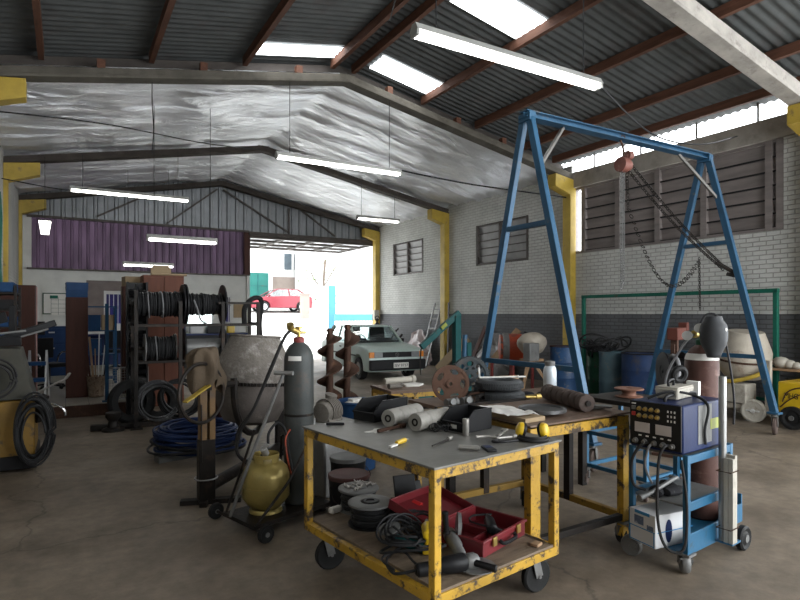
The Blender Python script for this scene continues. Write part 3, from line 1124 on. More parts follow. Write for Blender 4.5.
# electric cables strung across the hall
for lab, pts, r in (
        ('black cable sagging from the left wall across the first foil bay', [(-1.1, 9.15, 4.3), (.6, 10.8, 4.85), (2.6, 12.8, 5.35), (4.3, 14.35, 5.85)], .012),
        ('thin wire from near light to the right wall beam', [(5.1, 4.4, 4.27), (6.6, 4.75, 4.0), (8.4, 5.2, 4.25), (10.1, 5.6, 4.75)], .011),
        ('thin black cable strung from the left wall towards the long high light', [(-1.1, 13.8, 4.35), (0, 14, 4.28), (.5, 14.2, 4.42)], .012),
        ('twisted black cable from foil light to the right gantry column', [(5.45, 9.4, 4.4), (7.0, 9.3, 4.3), (8.6, 9.3, 4.3), (10.0, 9.45, 4.35)], .016),
        ('vertical wire hanging from the first rafter left of the ridge', [(1.15, 9.5, 5.3), (1.15, 9.5, 4.9), (1.17, 9.5, 4.5), (1.15, 9.5, 4.12)], .008),
        ('thin wire running along the grey roof above the near light', [(2.75, 2.5, 5.7), (3.2, 5.0, 5.72), (4.05, 7.2, 5.9)], .01)):
    tag(MB().tube(curve(pts, 8), r, 6).build('electric_cable', 'cable'), lab, 'cable', 'electric cables')
tag(MB().tube(curve([(-1.06, 12.75, 3.9), (-1.04, 12.8, 3.4), (-1.06, 12.85, 2.6), (-1.04, 12.9, 2.1)], 8), .035, 8).build('green_hose', 'greentube'), 'green hose hanging down the left brick wall by the column', 'hose')
# ------------------------------------------------------------------ front: yellow cart and its load


def caster(parent, x, y, ztop, r=.1, wmat='rubber', ang=0, wd=.045):
    """Swivel caster under a frame: a fork, with the wheel as its sub-part."""
    c, s = math.cos(R(ang)), math.sin(R(ang))
    ox, oy = x - c * .03, y - s * .03
    f = MB()
    f.box((x, y, ztop - .008), (.09, .09, .016))
    f.cyl((x, y, ztop - .016), (x, y, ztop - .04), .028, n=10)
    nx, ny = -s, c
    hw = wd / 2 + .012
    for k in (-1, 1):
        f.bar((x + nx * hw * k, y + ny * hw * k, ztop - .035), (ox + nx * hw * k, oy + ny * hw * k, r), .05, .006, (nx, ny, 0))
    f.bar((x - nx * hw, y - ny * hw, ztop - .037), (x + nx * hw, y + ny * hw, ztop - .037), .05, .008)
    f.cyl((ox - nx * (hw + .008), oy - ny * (hw + .008), r), (ox + nx * (hw + .008), oy + ny * (hw + .008), r), .01, n=8)
    fo = f.build('caster_fork', 'greymetal', parent, smooth=30)
    wl = MB()
    wl.lathe([(r * .3, -wd * .5), (r * .62, -wd * .42), (r * .9, -wd * .5), (r, -wd * .3), (r, wd * .3), (r * .9, wd * .5), (r * .62, wd * .42), (r * .3, wd * .5)], 24, axis_mat((ox, oy, r), (nx, ny, 0)))
    wl.build('wheel', wmat, fo)
    return fo


cart = T('tool_cart', 'large yellow steel cart in the foreground with grey top and plywood lower shelf', 'cart', (1.916, 2.967, 0), 8)
CW, CL = .98, 1.28
hx, hy = CW / 2, CL / 2
MB().box((0, 0, .911), (CW + .02, CL + .02, .012)).build('tabletop', 'steel_top', cart, bevel=.002)
for s in (-1, 1):
    MB().box((0, s * (hy - .02), .878), (CW - .02, .04, .052)).build('top_rail', 'yellow', cart, bevel=.003)
    MB().box((s * (hx - .02), 0, .878), (.04, CL - .08, .052)).build('top_rail', 'yellow', cart, bevel=.003)
    MB().box((0, s * (hy - .02), .272), (CW - .02, .04, .05)).build('lower_rail', 'yellow', cart, bevel=.003)
    MB().box((s * (hx - .02), 0, .272), (.04, CL - .08, .05)).build('lower_rail', 'yellow', cart, bevel=.003)
    for q in (-1, 1):
        MB().box((s * (hx - .024), q * (hy - .024), .575), (.045, .045, .655)).build('leg', 'yellow', cart, bevel=.004)
        caster(cart, s * (hx - .09), q * (hy - .13), .247, .1, 'rubber', 200 + 30 * s * q)
MB().box((0, 0, .303), (CW - .09, CL - .02, .015)).box((hx - .05, .0, .303), (.03, CL - .15, .015)).build('lower_shelf', 'wood', cart, bevel=.002)
ZT, ZS = .917, .3105

t = T('parts_bin', 'black plastic parts bin at the far left corner of the grey cart top', 'bin', (1.93, 3.55, ZT), 18)


def open_bin(t, L_, W_, H_, mat='black'):
    """Stacking bin, its low front at local -x."""
    b = MB()
    th = .006
    b.box((0, 0, th / 2), (L_, W_, th))
    b.box((L_ / 2 - th / 2, 0, H_ / 2), (th, W_, H_))
    for s in (-1, 1):
        y = s * (W_ / 2 - th / 2)
        X = Matrix.Translation((0, y + th / 2, 0)) @ Euler((PI / 2, 0, 0)).to_matrix().to_4x4()
        b.prism([(-L_ / 2, 0), (L_ / 2, 0), (L_ / 2, H_), (-L_ / 2 + H_ * .55, H_), (-L_ / 2 - .015, H_ * .42)], 0, th, X)
        b.bar((-L_ / 2 + H_ * .55, y, H_), (L_ / 2, y, H_), .014, .008)
        b.bar((-L_ / 2 - .015, y, H_ * .42), (-L_ / 2 + H_ * .55, y, H_), .014, .008, (0, 1, 0))
    b.box((-L_ / 2 - .008, 0, H_ * .22), (th, W_, H_ * .44))
    b.bar((-L_ / 2 - .015, -W_ / 2, H_ * .43), (-L_ / 2 - .015, W_ / 2, H_ * .43), .014, .01)
    return b.build('bin_body', mat, t, smooth=0)


open_bin(t, .33, .2, .135)
tag(MB().prism([(-.05, -.03), (.05, -.035), (.06, .02), (0, .04), (-.06, .025)], 0, .03).build('rag_lump', 'paper', None, bevel=.008, loc=(1.96, 3.57, ZT + .007)), 'small crumpled white rag lying in the far left bin', 'rag')
t = T('parts_bin', 'black plastic parts bin with a small paper label, behind the upright steel pin', 'bin', (2.22, 2.93, ZT), 12)
o = open_bin(t, .24, .2, .13)
MB().box((-.13, 0, .03), (.003, .05, .025)).build('paper_label', 'paper', o, smooth=0)


def roller(label, p, rz, ln, r):
    t = T('steel_roller', label, 'roller', (p[0], p[1], ZT), rz, 'scuffed rollers on the cart top')
    X = axis_mat((0, 0, r), (1, 0, 0))
    MB().lathe([(r * .42, 0), (r * .96, 0), (r, .006), (r, ln - .006), (r * .96, ln), (r * .42, ln)], 28, X, closed=False).build('roller_sleeve', 'roller_grey', t)
    MB().lathe([(r * .43, -.004), (r * .43, .001), (r * .25, .001), (r * .25, -.004)], 20, X, closed=True).build('bearing', 'darkmetal', t)
    return t


roller('scuffed pale steel roller, the farther of the pair on the cart top', (1.80, 3.22), 24, .34, .057)
roller('scuffed pale steel roller with rusty end, the nearer of the pair', (1.88, 3.02), 17, .33, .057)

t = T('screwdriver', 'short screwdriver with yellow handle lying on the cart top', 'screwdriver', (1.61, 2.755, ZT), 28)
MB().box((-.06, 0, .008), (.07, .022, .012)).build('blade_sleeve', 'paper', t, bevel=.003)
MB().cyl((-.025, 0, .016), (.06, 0, .016), .012, .015, n=8).cyl((.06, 0, .016), (.075, 0, .016), .015, .009, n=8).build('handle', 'yellowplastic', t)
MB().cyl((.075, 0, .016), (.10, 0, .016), .004, n=6).build('shank', 'steel', t)
t = T('chisel', 'thin steel punch lying mid cart top, pointed towards the left', 'chisel', (1.84, 2.665, ZT), 26)
MB().cyl((-.11, 0, .007), (.07, 0, .008), .004, .007, n=8).build('blade', 'darkmetal', t)
MB().cyl((.07, 0, .0125), (.11, 0, .0125), .012, n=10).build('striking_head', 'steel', t)
tag(MB().lathe([(.019, 0), (.02, .003), (.02, .098), (.018, .1)], 18).build('steel_pin', 'steel', None, loc=(2.09, 2.775, ZT)), 'small steel pin standing upright on the cart top before a bin', 'pin')
tag(MB().cyl((-.055, 0, .015), (.05, 0, .015), .0135, n=16).cyl((.05, 0, .015), (.056, 0, .015), .010, n=16).build('steel_pin', 'steel', None, loc=(1.87, 2.455, ZT), rz=R(-42)), 'steel pin lying flat near the front edge of the cart', 'pin')
t = T('mobile_phone', 'small black mobile phone lying near the front edge of the cart', 'phone', (1.97, 2.41, ZT), -20)
MB().box((0, 0, .007), (.055, .11, .014)).build('phone_body', 'black', t, bevel=.005)
MB().box((0, .02, .0145), (.042, .05, .001)).build('screen', 'blue_dk', t, smooth=0)
t = T('pliers', 'chrome locking pliers with black grips on the right of the cart top', 'pliers', (2.16, 2.545, ZT), -20)
MB().bar((-.03, -.01, .02), (.08, .012, .02), .022, .016).box((.095, .014, .022), (.03, .03, .024)).build('jaw', 'steel', t, bevel=.005)
MB().tube(curve([(-.02, 0, .02), (-.07, .03, .022), (-.13, .035, .02)]), .009, 8).build('handle', 'steel', t)
MB().tube(curve([(-.01, -.01, .012), (-.06, -.05, .012), (.0, -.07, .012), (.09, -.05, .012)]), .008, 8).build('handle', 'black', t)
t = T('adjustable_wrench', 'small chrome wrench lying crosswise over the pliers', 'wrench', (2.2, 2.565, ZT + .034), 35)
MB().bar((-.09, 0, .008), (.06, 0, .008), .018, .009).box((.075, .008, .008), (.035, .04, .014)).build('wrench_body', 'steel', t, bevel=.004)
tag(MB().bar((-.06, 0, .009), (.06, 0, .009), .02, .016).build('file_handle', 'black', None, bevel=.005, loc=(1.535, 3.46, ZT), rz=R(-30)), 'black file handle lying at the left edge of the cart', 'handle')
tag(MB().bar((0, 0, .012), (.19, .03, .012), .02, .02).bar((.19, .03, .015), (.24, .035, .015), .035, .026).build('rusty_bar', 'rust', None, bevel=.004, loc=(1.66, 3.1, ZT), rz=R(8)), 'rusty bar lying in pale dust before the rollers', 'bar')
tag(MB().prism([(math.cos(a) * (.1 + .03 * math.sin(3 * a + 1)), math.sin(a) * (.045 + .014 * math.cos(5 * a))) for a in [k * PI / 14 for k in range(28)]], 0, .002).build('dust_spill', 'paper', None, smooth=0, loc=(1.70, 3.16, ZT), rz=R(20)), 'pale spilled powder on the grey cart top', 'powder', kind='stuff')
tag(MB().tube(coil((0, 0, .02), .06, 3, .004, jr=.02, seed=4, rise=.004), .004, 5).build('wire_offcut', 'cable', None, loc=(2.02, 2.94, ZT + .002)), 'loose black wire curled between roller and labelled bin', 'wire')

t = T('ear_defenders', 'yellow ear defenders with black headband at the cart corner', 'ear defenders', (2.36, 2.49, ZT), -38)
for s in (-1, 1):
    X = axis_mat((s * .062, 0, .052), (s * .75, -.62 if s > 0 else -.2, .2))
    X = X @ Matrix.Diagonal((1, 1.25, 1, 1))
    c = MB().lathe([(.001, .032), (.018, .031), (.032, .022), (.037, .008), (.037, 0)], 20, X).build('ear_cup', 'yellowplastic', t)
    MB().lathe([(.02, 0), (.036, 0), (.038, -.008), (.036, -.018), (.02, -.018)], 20, X, closed=True).build('ear_cushion', 'black', c)
mb = MB()
for dz in (0, .02):
    pts = [(.075 * math.cos(a), -.015 - .085 * math.sin(a), .012 + dz * .6) for a in [k * PI / 16 for k in range(17)]]
    mb.tube(pts, .009, 8)
mb.tube([(.09 * math.cos(a), -.01 - .10 * math.sin(a), .012) for a in [k * PI / 16 for k in range(17)]], .01, 8)
mb.build('headband', 'rubber', t)

# lower shelf
def cable_spool(label, loc, r, h, group='cable spools on the cart shelf', wound=.8, mat='black'):
    t = T('cable_spool', label, 'cable spool', loc, 20, group)
    fl = MB().lathe([(.04, 0), (r, 0), (r, .012), (.04, .012)], 32, None, True).build('bottom_flange', mat, t)
    f2 = MB().lathe([(.042, h), (r * .95, h - .004), (r, h), (r, h + .012), (r * .93, h + .016), (r * .45, h + .014), (r * .42, h + .006), (.042, h + .008)], 32, None, True)
    f2.build('top_flange', 'greymetal' if mat == 'black' else mat, t)
    MB().lathe([(r * .42, h + .012), (r * .35, h + .02), (r * .2, h + .02), (.03, h + .008), (.03, 0)], 24).build('hub', mat, t)
    c = MB()
    n = int((h - .014) / .0125)
    for k in range(n):
        c.torus((0, 0, .018 + k * .0125), r * wound + .006 * ((k * 7) % 3 - 1), .0075, n=28, m=6)
    c.lathe([(r * wound * .9, .012), (r * wound * .9, h)], 24)
    c.build('wound_cable', 'cable', t)
    return t


cable_spool('black cable spool nearest the left edge of the plywood shelf', (1.68, 3.24, ZS), .142, .13)
t = cable_spool('dark cable spool holding loose bolts, behind the nearest spool', (1.74, 3.53, ZS), .14, .135, mat='greymetal')
mb = MB()
rnd = random.Random(11)
for k in range(26):
    a, q = rnd.uniform(0, 6.28), rnd.uniform(.02, .11)
    x, y = q * math.cos(a), q * math.sin(a)
    b = rnd.uniform(0, 3.1)
    mb.cyl((x, y, .155), (x + .03 * math.cos(b), y + .03 * math.sin(b), .163), .005, n=6)
    mb.cyl((x, y, .155), (x - .006 * math.cos(b), y - .006 * math.sin(b), .1545), .009, n=6)
o = mb.build('loose_bolts', 'steel', None, smooth=30, loc=(1.74, 3.53, ZS))
tag(o, 'heap of loose bolts and clips lying on the spool flange', 'bolts', kind='stuff')
tag(MB().box((0, 0, .02), (.09, .05, .04)).build('plaster_block', 'paper', None, bevel=.012, loc=(1.57, 3.54, ZS), rz=R(15)), 'small white block beside the far cable spool', 'block')

tag(MB().tube(coil((0, 0, .02), .13, 6, .01, jr=.035, jz=.006, rise=.007, seed=8), .01, 6).build('cable_coil', 'cable', None, loc=(1.98, 3.3, ZS)), 'loose coil of thick black cable on the shelf behind the plug', 'cable')
t = T('industrial_plug', 'grey and red industrial plug lying on the black coil', 'plug', (1.955, 3.12, ZS + .055), -60)
MB().cyl((-.10, 0, .05), (-.03, 0, .04), .028, .034, n=14).build('plug_shroud', 'greymetal', t)
MB().cyl((-.03, 0, .04), (.03, 0, .03), .042, .04, n=18).build('plug_collar', 'redpaint', t)
MB().cyl((.03, 0, .03), (.10, 0, .018), .033, .02, n=14).build('plug_grip', 'redpaint', t)
MB().tube(curve([(.09, 0, .02), (.18, .06, -.02), (.1, .18, -.03), (-.1, .12, -.02)]), .009, 6).build('lead', 'cable', t)
tag(MB().box((0, 0, .1), (.16, .02, .2), (R(-18), 0, 0)).box((.1, .03, .07), (.1, .02, .14), (R(-18), 0, R(25))).build('rubber_mat_scrap', 'black', None, bevel=.004, loc=(2.06, 3.44, ZS + .005), rz=R(-10)), 'folded black rubber scrap at the back of the shelf', 'scrap')

t = T('angle_grinder', 'large black angle grinder lying along the cart front edge', 'grinder', (1.72, 2.40, ZS), -12)
MB().lathe([(.024, -.2), (.034, -.19), (.036, -.06), (.045, -.04), (.047, .06), (.04, .075)], 18, axis_mat((0, 0, .05), (1, 0, .03))).build('motor_body', 'black', t)
MB().lathe([(.035, 0), (.042, .01), (.042, .05), (.03, .07), (.012, .075)], 16, axis_mat((.075, 0, .05), (1, 0, 0))).build('gear_head', 'greymetal', t)
MB().lathe([(.012, 0), (.018, .01), (.018, .1), (.021, .115), (.016, .12)], 14, axis_mat((.11, -.03, .055), (.75, -.65, -.12))).build('side_handle', 'black', t)
MB().lathe([(.012, 0), (.105, 0), (.105, .006), (.012, .006)], 28, axis_mat((.14, .01, .015), (0, 0, 1)), True).build('disc_guard', 'greymetal', t)
MB().tube(curve([(-.2, 0, .045), (-.3, .06, .02), (-.27, .25, .02), (-.1, .32, .05), (.05, .22, .06), (-.05, .12, .09), (-.2, .16, .08), (-.3, .3, .03), (-.16, .42, .02)], 8), .0075, 6).build('lead', 'cable', t)
t = T('angle_grinder', 'grey angle grinder with upright side handle leaning on the red case', 'grinder', (1.88, 2.60, ZS), 70)
MB().lathe([(.022, -.16), (.03, -.15), (.032, -.04), (.038, -.03), (.04, .07), (.034, .08)], 18, axis_mat((0, 0, .055), (1, 0, .12))).build('motor_body', 'greymetal', t)
MB().lathe([(.034, 0), (.04, .01), (.038, .045), (.02, .06)], 16, axis_mat((.075, 0, .062), (1, 0, .1))).build('gear_head', 'alu', t)
MB().lathe([(.01, 0), (.026, .01), (.017, .02), (.018, .12), (.021, .13), (.016, .135)], 14, axis_mat((.06, .03, .085), (-.1, .1, 1))).build('side_handle', 'black', t)
MB().lathe([(.012, 0), (.09, 0), (.09, .02), (.012, .02)], 28, axis_mat((.1, -.06, .095), (.2, 1, .1)), True).build('disc_guard', 'greymetal', t)
MB().tube(curve([(-.16, 0, .04), (-.24, .1, .03), (-.16, .24, .02), (-.02, .3, .04), (-.06, .42, .03), (-.22, .38, .03)], 8), .007, 6).build('lead', 'cable', t)
t = T('angle_grinder', 'small teal and black grinder under a tangle of black leads', 'grinder', (1.66, 2.78, ZS), 120)
MB().lathe([(.02, -.13), (.028, -.12), (.03, .05), (.026, .06)], 16, axis_mat((0, 0, .045), (1, 0, .08))).build('motor_body', 'teal', t)
MB().lathe([(.03, 0), (.033, .01), (.03, .05), (.015, .06)], 14, axis_mat((.06, 0, .05), (1, 0, 0))).build('gear_head', 'black', t)
MB().lathe([(.01, 0), (.065, 0), (.065, .008), (.01, .008)], 24, axis_mat((.1, 0, .10), (.1, .3, 1)), True).build('disc_guard', 'greymetal', t)
t = T('hand_drill', 'yellow hand drill standing among the leads behind the cart leg', 'drill', (1.74, 2.66, ZS), 60)
MB().box((0, 0, .03), (.045, .06, .05)).lathe([(.02, -.05), (.03, -.04), (.034, .06), (.022, .09)], 14, axis_mat((0, 0, .125), (1, 0, .1))).build('drill_body', 'yellowplastic', t, bevel=.006)
MB().bar((0, 0, .04), (-.005, 0, .11), .035, .03).build('grip', 'yellowplastic', t, bevel=.008)
MB().cyl((.09, 0, .134), (.14, 0, .14), .016, .01, n=10).build('chuck', 'greymetal', t)
for lab, c, rr, tn, sd in (('tangled black power lead looped over the teal grinder', (1.66, 2.76, ZS + .05), .12, 7, 21), ('tangled black power lead heaped beside the yellow drill', (1.80, 2.86, ZS + .03), .11, 6, 22)):
    tag(MB().tube(coil((0, 0, .02), rr, tn, .007, axis=(.1, -.25, 1), jr=.05, jz=.025, rise=.007, seed=sd), .0065, 6).build('power_lead', 'cable', None, loc=c), lab, 'cable')

t = T('tool_case', 'open red plastic tool case on the right of the plywood shelf', 'tool case', (2.13, 2.70, ZS), 18)
cw, cd, ch, th = .46, .36, .095, .008
b = MB().box((0, 0, th / 2), (cw, cd, th))
for s in (-1, 1):
    b.box((0, s * (cd / 2 - th / 2), ch / 2), (cw, th, ch)).box((s * (cw / 2 - th / 2), 0, ch / 2), (th, cd, ch))
    b.box((0, s * (cd / 2 + .004), ch - .008), (cw + .02, .01, .016)).box((s * (cw / 2 + .004), 0, ch - .008), (.01, cd + .02, .016))
b.box((.02, .02, .03), (.012, cd * .8, .05)).box((-.05, -.05, .03), (cw * .6, .012, .05))
b.build('case_body', 'red', t, bevel=.004)
b = MB().box((0, 0, th / 2), (cw, cd * .92, th))
for s in (-1, 1):
    b.box((0, s * (cd * .46 - th / 2), .03), (cw, th, .06)).box((s * (cw / 2 - th / 2), 0, .03), (th, cd * .92, .06))
lid = b.build('case_lid', 'red', t, bevel=.004)
lid.location = (-.02, cd / 2 + .17, .09)
lid.rotation_euler = (R(14), 0, 0)
for x in (-.13, .13):
    MB().box((x, -cd / 2 - .014, .07), (.04, .012, .05)).build('latch', 'brass', t, bevel=.003)
MB().tube(curve([(-.075, -cd / 2 - .012, .06), (-.06, -cd / 2 - .035, .045), (.06, -cd / 2 - .035, .045), (.075, -cd / 2 - .012, .06)]), .011, 8).build('carry_handle', 'black', t)
t = T('power_drill', 'black power drill with its lead inside the red case', 'drill', (2.2, 2.68, ZS + .02), 60)
MB().lathe([(.02, -.1), (.032, -.09), (.034, .04), (.02, .07), (.014, .12)], 14, axis_mat((0, 0, .06), (1, 0, .05))).build('drill_body', 'black', t)
MB().bar((-.06, 0, .055), (-.09, -.09, .03), .035, .028).build('grip', 'black', t, bevel=.008)
MB().tube(curve([(-.09, -.09, .03), (-.14, -.02, .08), (-.05, .12, .09), (.08, .09, .08), (.13, -.03, .07)], 8), .006, 6).build('lead', 'cable', t)
tag(MB().box((0, 0, .012), (.06, .045, .016)).build('wood_offcut', 'board', None, bevel=.002, loc=(2.345, 2.44, ZS), rz=R(20)), 'small wood offcut beside the front corner of the red case', 'offcut')

# ------------------------------------------------------------------ second bench
bench = T('welding_bench', 'rusty plate bench with yellow angle frame right behind the cart', 'bench', (2.985, 3.2, 0), 1.5)
bw, bd = .97, 1.04
MB().box((0, -.13, .944), (bw + .02, bd - .24, .012)).build('plate_top', 'rust_top', bench, bevel=.002)
MB().box((-.2, -.35, .933), (.55, .3, .009)).build('packing_plate', 'darkmetal', bench, smooth=0)
for s in (-1, 1):
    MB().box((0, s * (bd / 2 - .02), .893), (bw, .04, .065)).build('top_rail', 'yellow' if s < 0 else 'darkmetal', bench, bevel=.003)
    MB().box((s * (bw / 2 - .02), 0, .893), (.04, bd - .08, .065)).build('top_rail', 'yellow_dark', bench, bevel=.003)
MB().box((0, 0, .932), (bw - .1, .08, .012)).box((0, .3, .932), (bw - .1, .08, .012)).build('spacer_bar', 'darkmetal', bench, smooth=0)
MB().box((-bw / 2 + .045, -bd / 2 + .03, .48), (.085, .06, .76)).build('leg', 'yellow', bench, bevel=.003)
MB().box((bw / 2 - .03, -bd / 2 + .03, .46), (.06, .055, .80)).box((bw / 2 - .002, -bd / 2 + .03, .5), (.02, .055, .74)).build('leg', 'yellow', bench, bevel=.003)
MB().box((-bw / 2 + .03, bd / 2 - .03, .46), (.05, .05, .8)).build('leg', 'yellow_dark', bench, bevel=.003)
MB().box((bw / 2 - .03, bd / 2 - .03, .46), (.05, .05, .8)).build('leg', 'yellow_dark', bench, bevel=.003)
MB().box((bw / 2 - .02, .02, .52), (.05, .06, .68)).build('mid_leg', 'darkmetal', bench, bevel=.003)
MB().box((0, bd / 2 - .03, .52), (.06, .05, .68)).build('mid_leg', 'darkmetal', bench, bevel=.003)
MB().box((0, -bd / 2 + .03, .2), (bw - .06, .045, .045)).build('bottom_rail', 'darkmetal', bench, bevel=.003)
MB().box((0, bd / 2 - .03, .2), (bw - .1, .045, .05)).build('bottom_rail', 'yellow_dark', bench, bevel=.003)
for s in (-1, 1):
    MB().box((s * (bw / 2 - .02), .01, .2), (.045, bd - .1, .05)).build('bottom_rail', 'yellow_dark', bench, bevel=.003)
caster(bench, bw / 2 - .03, -bd / 2 + .03, .17, .065, 'rubber', 240)
caster(bench, -bw / 2 + .04, -bd / 2 + .03, .17, .065, 'rubber', 120)
caster(bench, bw / 2 - .03, bd / 2 - .03, .17, .065, 'rubber', 40)
caster(bench, -bw / 2 + .03, bd / 2 - .03, .17, .065, 'rubber', 160)
ZB = .95
t = T('shallow_carton', 'flat tan carton under the crumpled white paper', 'box', (2.61, 2.92, ZB), 5)
MB().box((0, 0, .015), (.19, .36, .03)).build('carton_body', 'card', t, bevel=.003)
rnd = random.Random(2)
mb = MB()
n = 10
vs = [(-.125 + .25 * i / n, -.2 + .4 * j / n, .006 + .02 * mnoise.noise(Vector((i * .45, j * .45, 3)))) for j in range(n + 1) for i in range(n + 1)]
mb.add(vs, [(j * (n + 1) + i, j * (n + 1) + i + 1, (j + 1) * (n + 1) + i + 1, (j + 1) * (n + 1) + i) for j in range(n) for i in range(n)])
o = mb.build('paper_sheet', 'paper', None, loc=(2.575, 2.97, ZB + .042), rz=R(-6), smooth=60)
tag(o, 'large crumpled white paper sheet lying over the carton', 'paper')
t = T('steel_disc', 'round dark steel disc with raised rim lying on the rusty bench', 'disc', (2.87, 2.93, ZB), 0)
MB().cyl((0, 0, 0), (0, 0, .02), .06, n=20).build('disc_boss', 'darkmetal', t)
MB().lathe([(.001, .02), (.15, .02), (.165, .026), (.165, .048), (.155, .05), (.145, .036), (.001, .034)], 36).build('disc_plate', 'disc_grey', t)
t = T('ribbed_roller', 'row of grey brown rubber rings on a shaft, lying on the bench', 'roller', (3.30, 3.12, ZB), 71)
mb = MB()
for k in range(7):
    mb.lathe([(.03, -.043), (.047, -.042), (.062, -.034), (.065, 0), (.062, .034), (.047, .042), (.03, .043)], 26, axis_mat((-.28 + .092 * k, 0, .065), (1, 0, 0)))
mb.build('roller_rings', 'rubber_brown', t)
MB().cyl((-.34, 0, .065), (.30, 0, .065), .02, n=12).build('shaft', 'darkmetal', t)
t = T('rubber_ring', 'flat grey rubber ring leaning on another by the bench edge', 'ring', (3.335, 2.83, ZB + .021), 0, 'rubber rings on the bench')
MB().torus((0, 0, .012), .062, .03, (.12, .1, 1), 28, 8, .42).build('ring_body', 'greymetal', t)
t = T('rubber_ring', 'flat grey rubber ring lying under the other by the bench edge', 'ring', (3.385, 2.93, ZB), 0, 'rubber rings on the bench')
MB().torus((0, 0, .011), .055, .026, (0, 0, 1), 28, 8, .42).build('ring_body', 'greymetal', t)
# ------------------------------------------------------------------ welding cart on the right
wc = T('welding_cart', 'blue welding cart with middle shelf, front posts and rear wheels', 'cart', (3.351, 2.365, 0), 6)
for s in (-1, 1):
    MB().box((0, s * .185, .445), (.035, .035, .63)).build('post', 'blue_lt', wc, bevel=.003)
    MB().box((.58, s * .185, .445), (.035, .035, .63)).build('post', 'blue_lt', wc, bevel=.003)
    caster(wc, 0.02, s * .17, .142, .07, 'greymetal', 250 + 30 * s, .05)
    MB().box((.29, s * .19, .435), (.56, .02, .06)).build('shelf_rail', 'blue_lt', wc, bevel=.003)
    MB().box((.29, s * .19, .73), (.56, .02, .05)).build('top_rail', 'blue_lt', wc, bevel=.003)
    MB().box((.3, s * .193, .2), (.6, .015, .13)).build('bottom_rail', 'blue_lt', wc, bevel=.003)
MB().box((.29, 0, .745), (.56, .36, .012)).build('top_tray', 'greymetal', wc, smooth=0)
MB().box((.29, 0, .43), (.56, .36, .012)).build('middle_shelf', 'greymetal', wc, smooth=0)
MB().box((.29, 0, .139), (.6, .37, .012)).build('bottom_tray', 'blue_lt', wc, smooth=0)
MB().box((.74, .08, .139), (.34, .42, .012)).box((.76, -.125, .2), (.30, .015, .13)).box((.905, .08, .235), (.015, .42, .2)).build('cylinder_platform', 'blue_lt', wc, bevel=.002)
MB().cyl((.72, -.22, .085), (.72, .35, .085), .012, n=10).build('axle', 'darkmetal', wc)
for y in (-.215, .345):
    w_ = MB().lathe([(.03, -.026), (.05, -.018), (.072, -.026), (.085, -.016), (.085, .016), (.072, .026), (.05, .018), (.03, .026)], 24, axis_mat((.72, y, .085), (0, 1, 0))).build('wheel', 'rubber', wc)
    MB().cyl((.72, y - .03, .085), (.72, y + .03, .085), .028, n=12).build('hub', 'greymetal', w_)
MB().box((.40, -.25, .152), (.12, .12, .012)).build('ledge', 'blue_lt', wc, smooth=0)


def wcp(x, y, z):
    """point given in the welding cart's own axes -> world"""
    a = R(6)
    return (3.351 + x * math.cos(a) - y * math.sin(a), 2.365 + x * math.sin(a) + y * math.cos(a), z)


wm = T('welding_machine', 'dark blue welding machine with two rows of brass knobs, on the blue cart', 'welder', wcp(.245, 0, .751), 6)
L0, W0, H0 = .56, .36, .31
MB().box((0, 0, H0 / 2 + .012), (L0, W0, H0)).build('housing', 'blue_dk', wm, bevel=.012)
fx = -L0 / 2
fp = MB().box((fx - .006, 0, H0 / 2 + .02), (.014, W0 - .012, H0 - .02)).build('front_panel', 'black', wm, bevel=.003)
for r_ in range(2):
    for k in range(4):
        y, z = .105 - .042 * k, .272 - .045 * r_
        kb = MB().lathe([(.014, 0), (.014, .004), (.010, .006), (.010, .02), (.008, .022)], 14, axis_mat((fx - .013, y, z), (-1, 0, 0))).build('knob', 'brass', wm)
        MB().torus((fx - .0145, y, z), .0155, .0015, (1, 0, 0), 18, 4).build('knob_ring', 'pale_steel', kb)
for y in (.085, -.06):
    MB().box((fx - .0135, y, .15), (.003, .105, .065)).build('display_panel', 'rusty_display', wm, smooth=0)
MB().box((fx - .016, .145, .235), (.01, .026, .026)).build('power_switch', 'redpaint', wm, bevel=.003)
MB().box((fx - .016, .145, .275), (.008, .028, .026)).build('breaker', 'greymetal', wm, bevel=.002)
mb = MB()
for k in range(3):
    for q in range(3):
        mb.box((fx - .0135, -.09 - .022 * k, .275 - .03 * q), (.003, .009, .014))
mb.build('selector_lights', 'paper', wm, smooth=0)
mb = MB()
for k in range(5):
    mb.box((fx - .0135, .1 - .05 * k, .096), (.003, .02, .009))
mb.build('socket_labels', 'paper', wm, smooth=0)
MB().box((fx - .0135, .145, .302), (.003, .03, .008)).build('maker_mark', 'paper', wm, smooth=0)
for k, y in enumerate((.13, .065, .0, -.06, -.12)):
    MB().lathe([(.018, 0), (.018, .01), (.011, .012), (.011, .03), (.001, .03)], 16, axis_mat((fx - .013, y, .058), (-1, 0, 0))).build('socket', 'greymetal' if k % 2 else 'pale_steel', wm)
MB().box((.0, -W0 / 2 - .001, .18), (.18, .004, .25)).build('vent_panel', 'greymetal', wm, smooth=0)
MB().box((.15, -W0 / 2 - .002, .17), (.16, .004, .07)).build('warning_sticker', 'lime', wm, smooth=0)
MB().tube(curve([(-.2, -.02, .318), (-.19, -.02, .35), (-.1, -.02, .36), (.1, -.02, .36), (.19, -.02, .35), (.2, -.02, .318)]), .011, 8).build('carry_handle', 'black', wm)
MB().tube(curve([(-.2, .1, .33), (-.12, 0, .38), (0, -.1, .36), (.0, -.20, .3), (-.03, -.195, .15), (-.02, -.195, .05)], 8), .009, 8).build('power_lead', 'cable', wm)
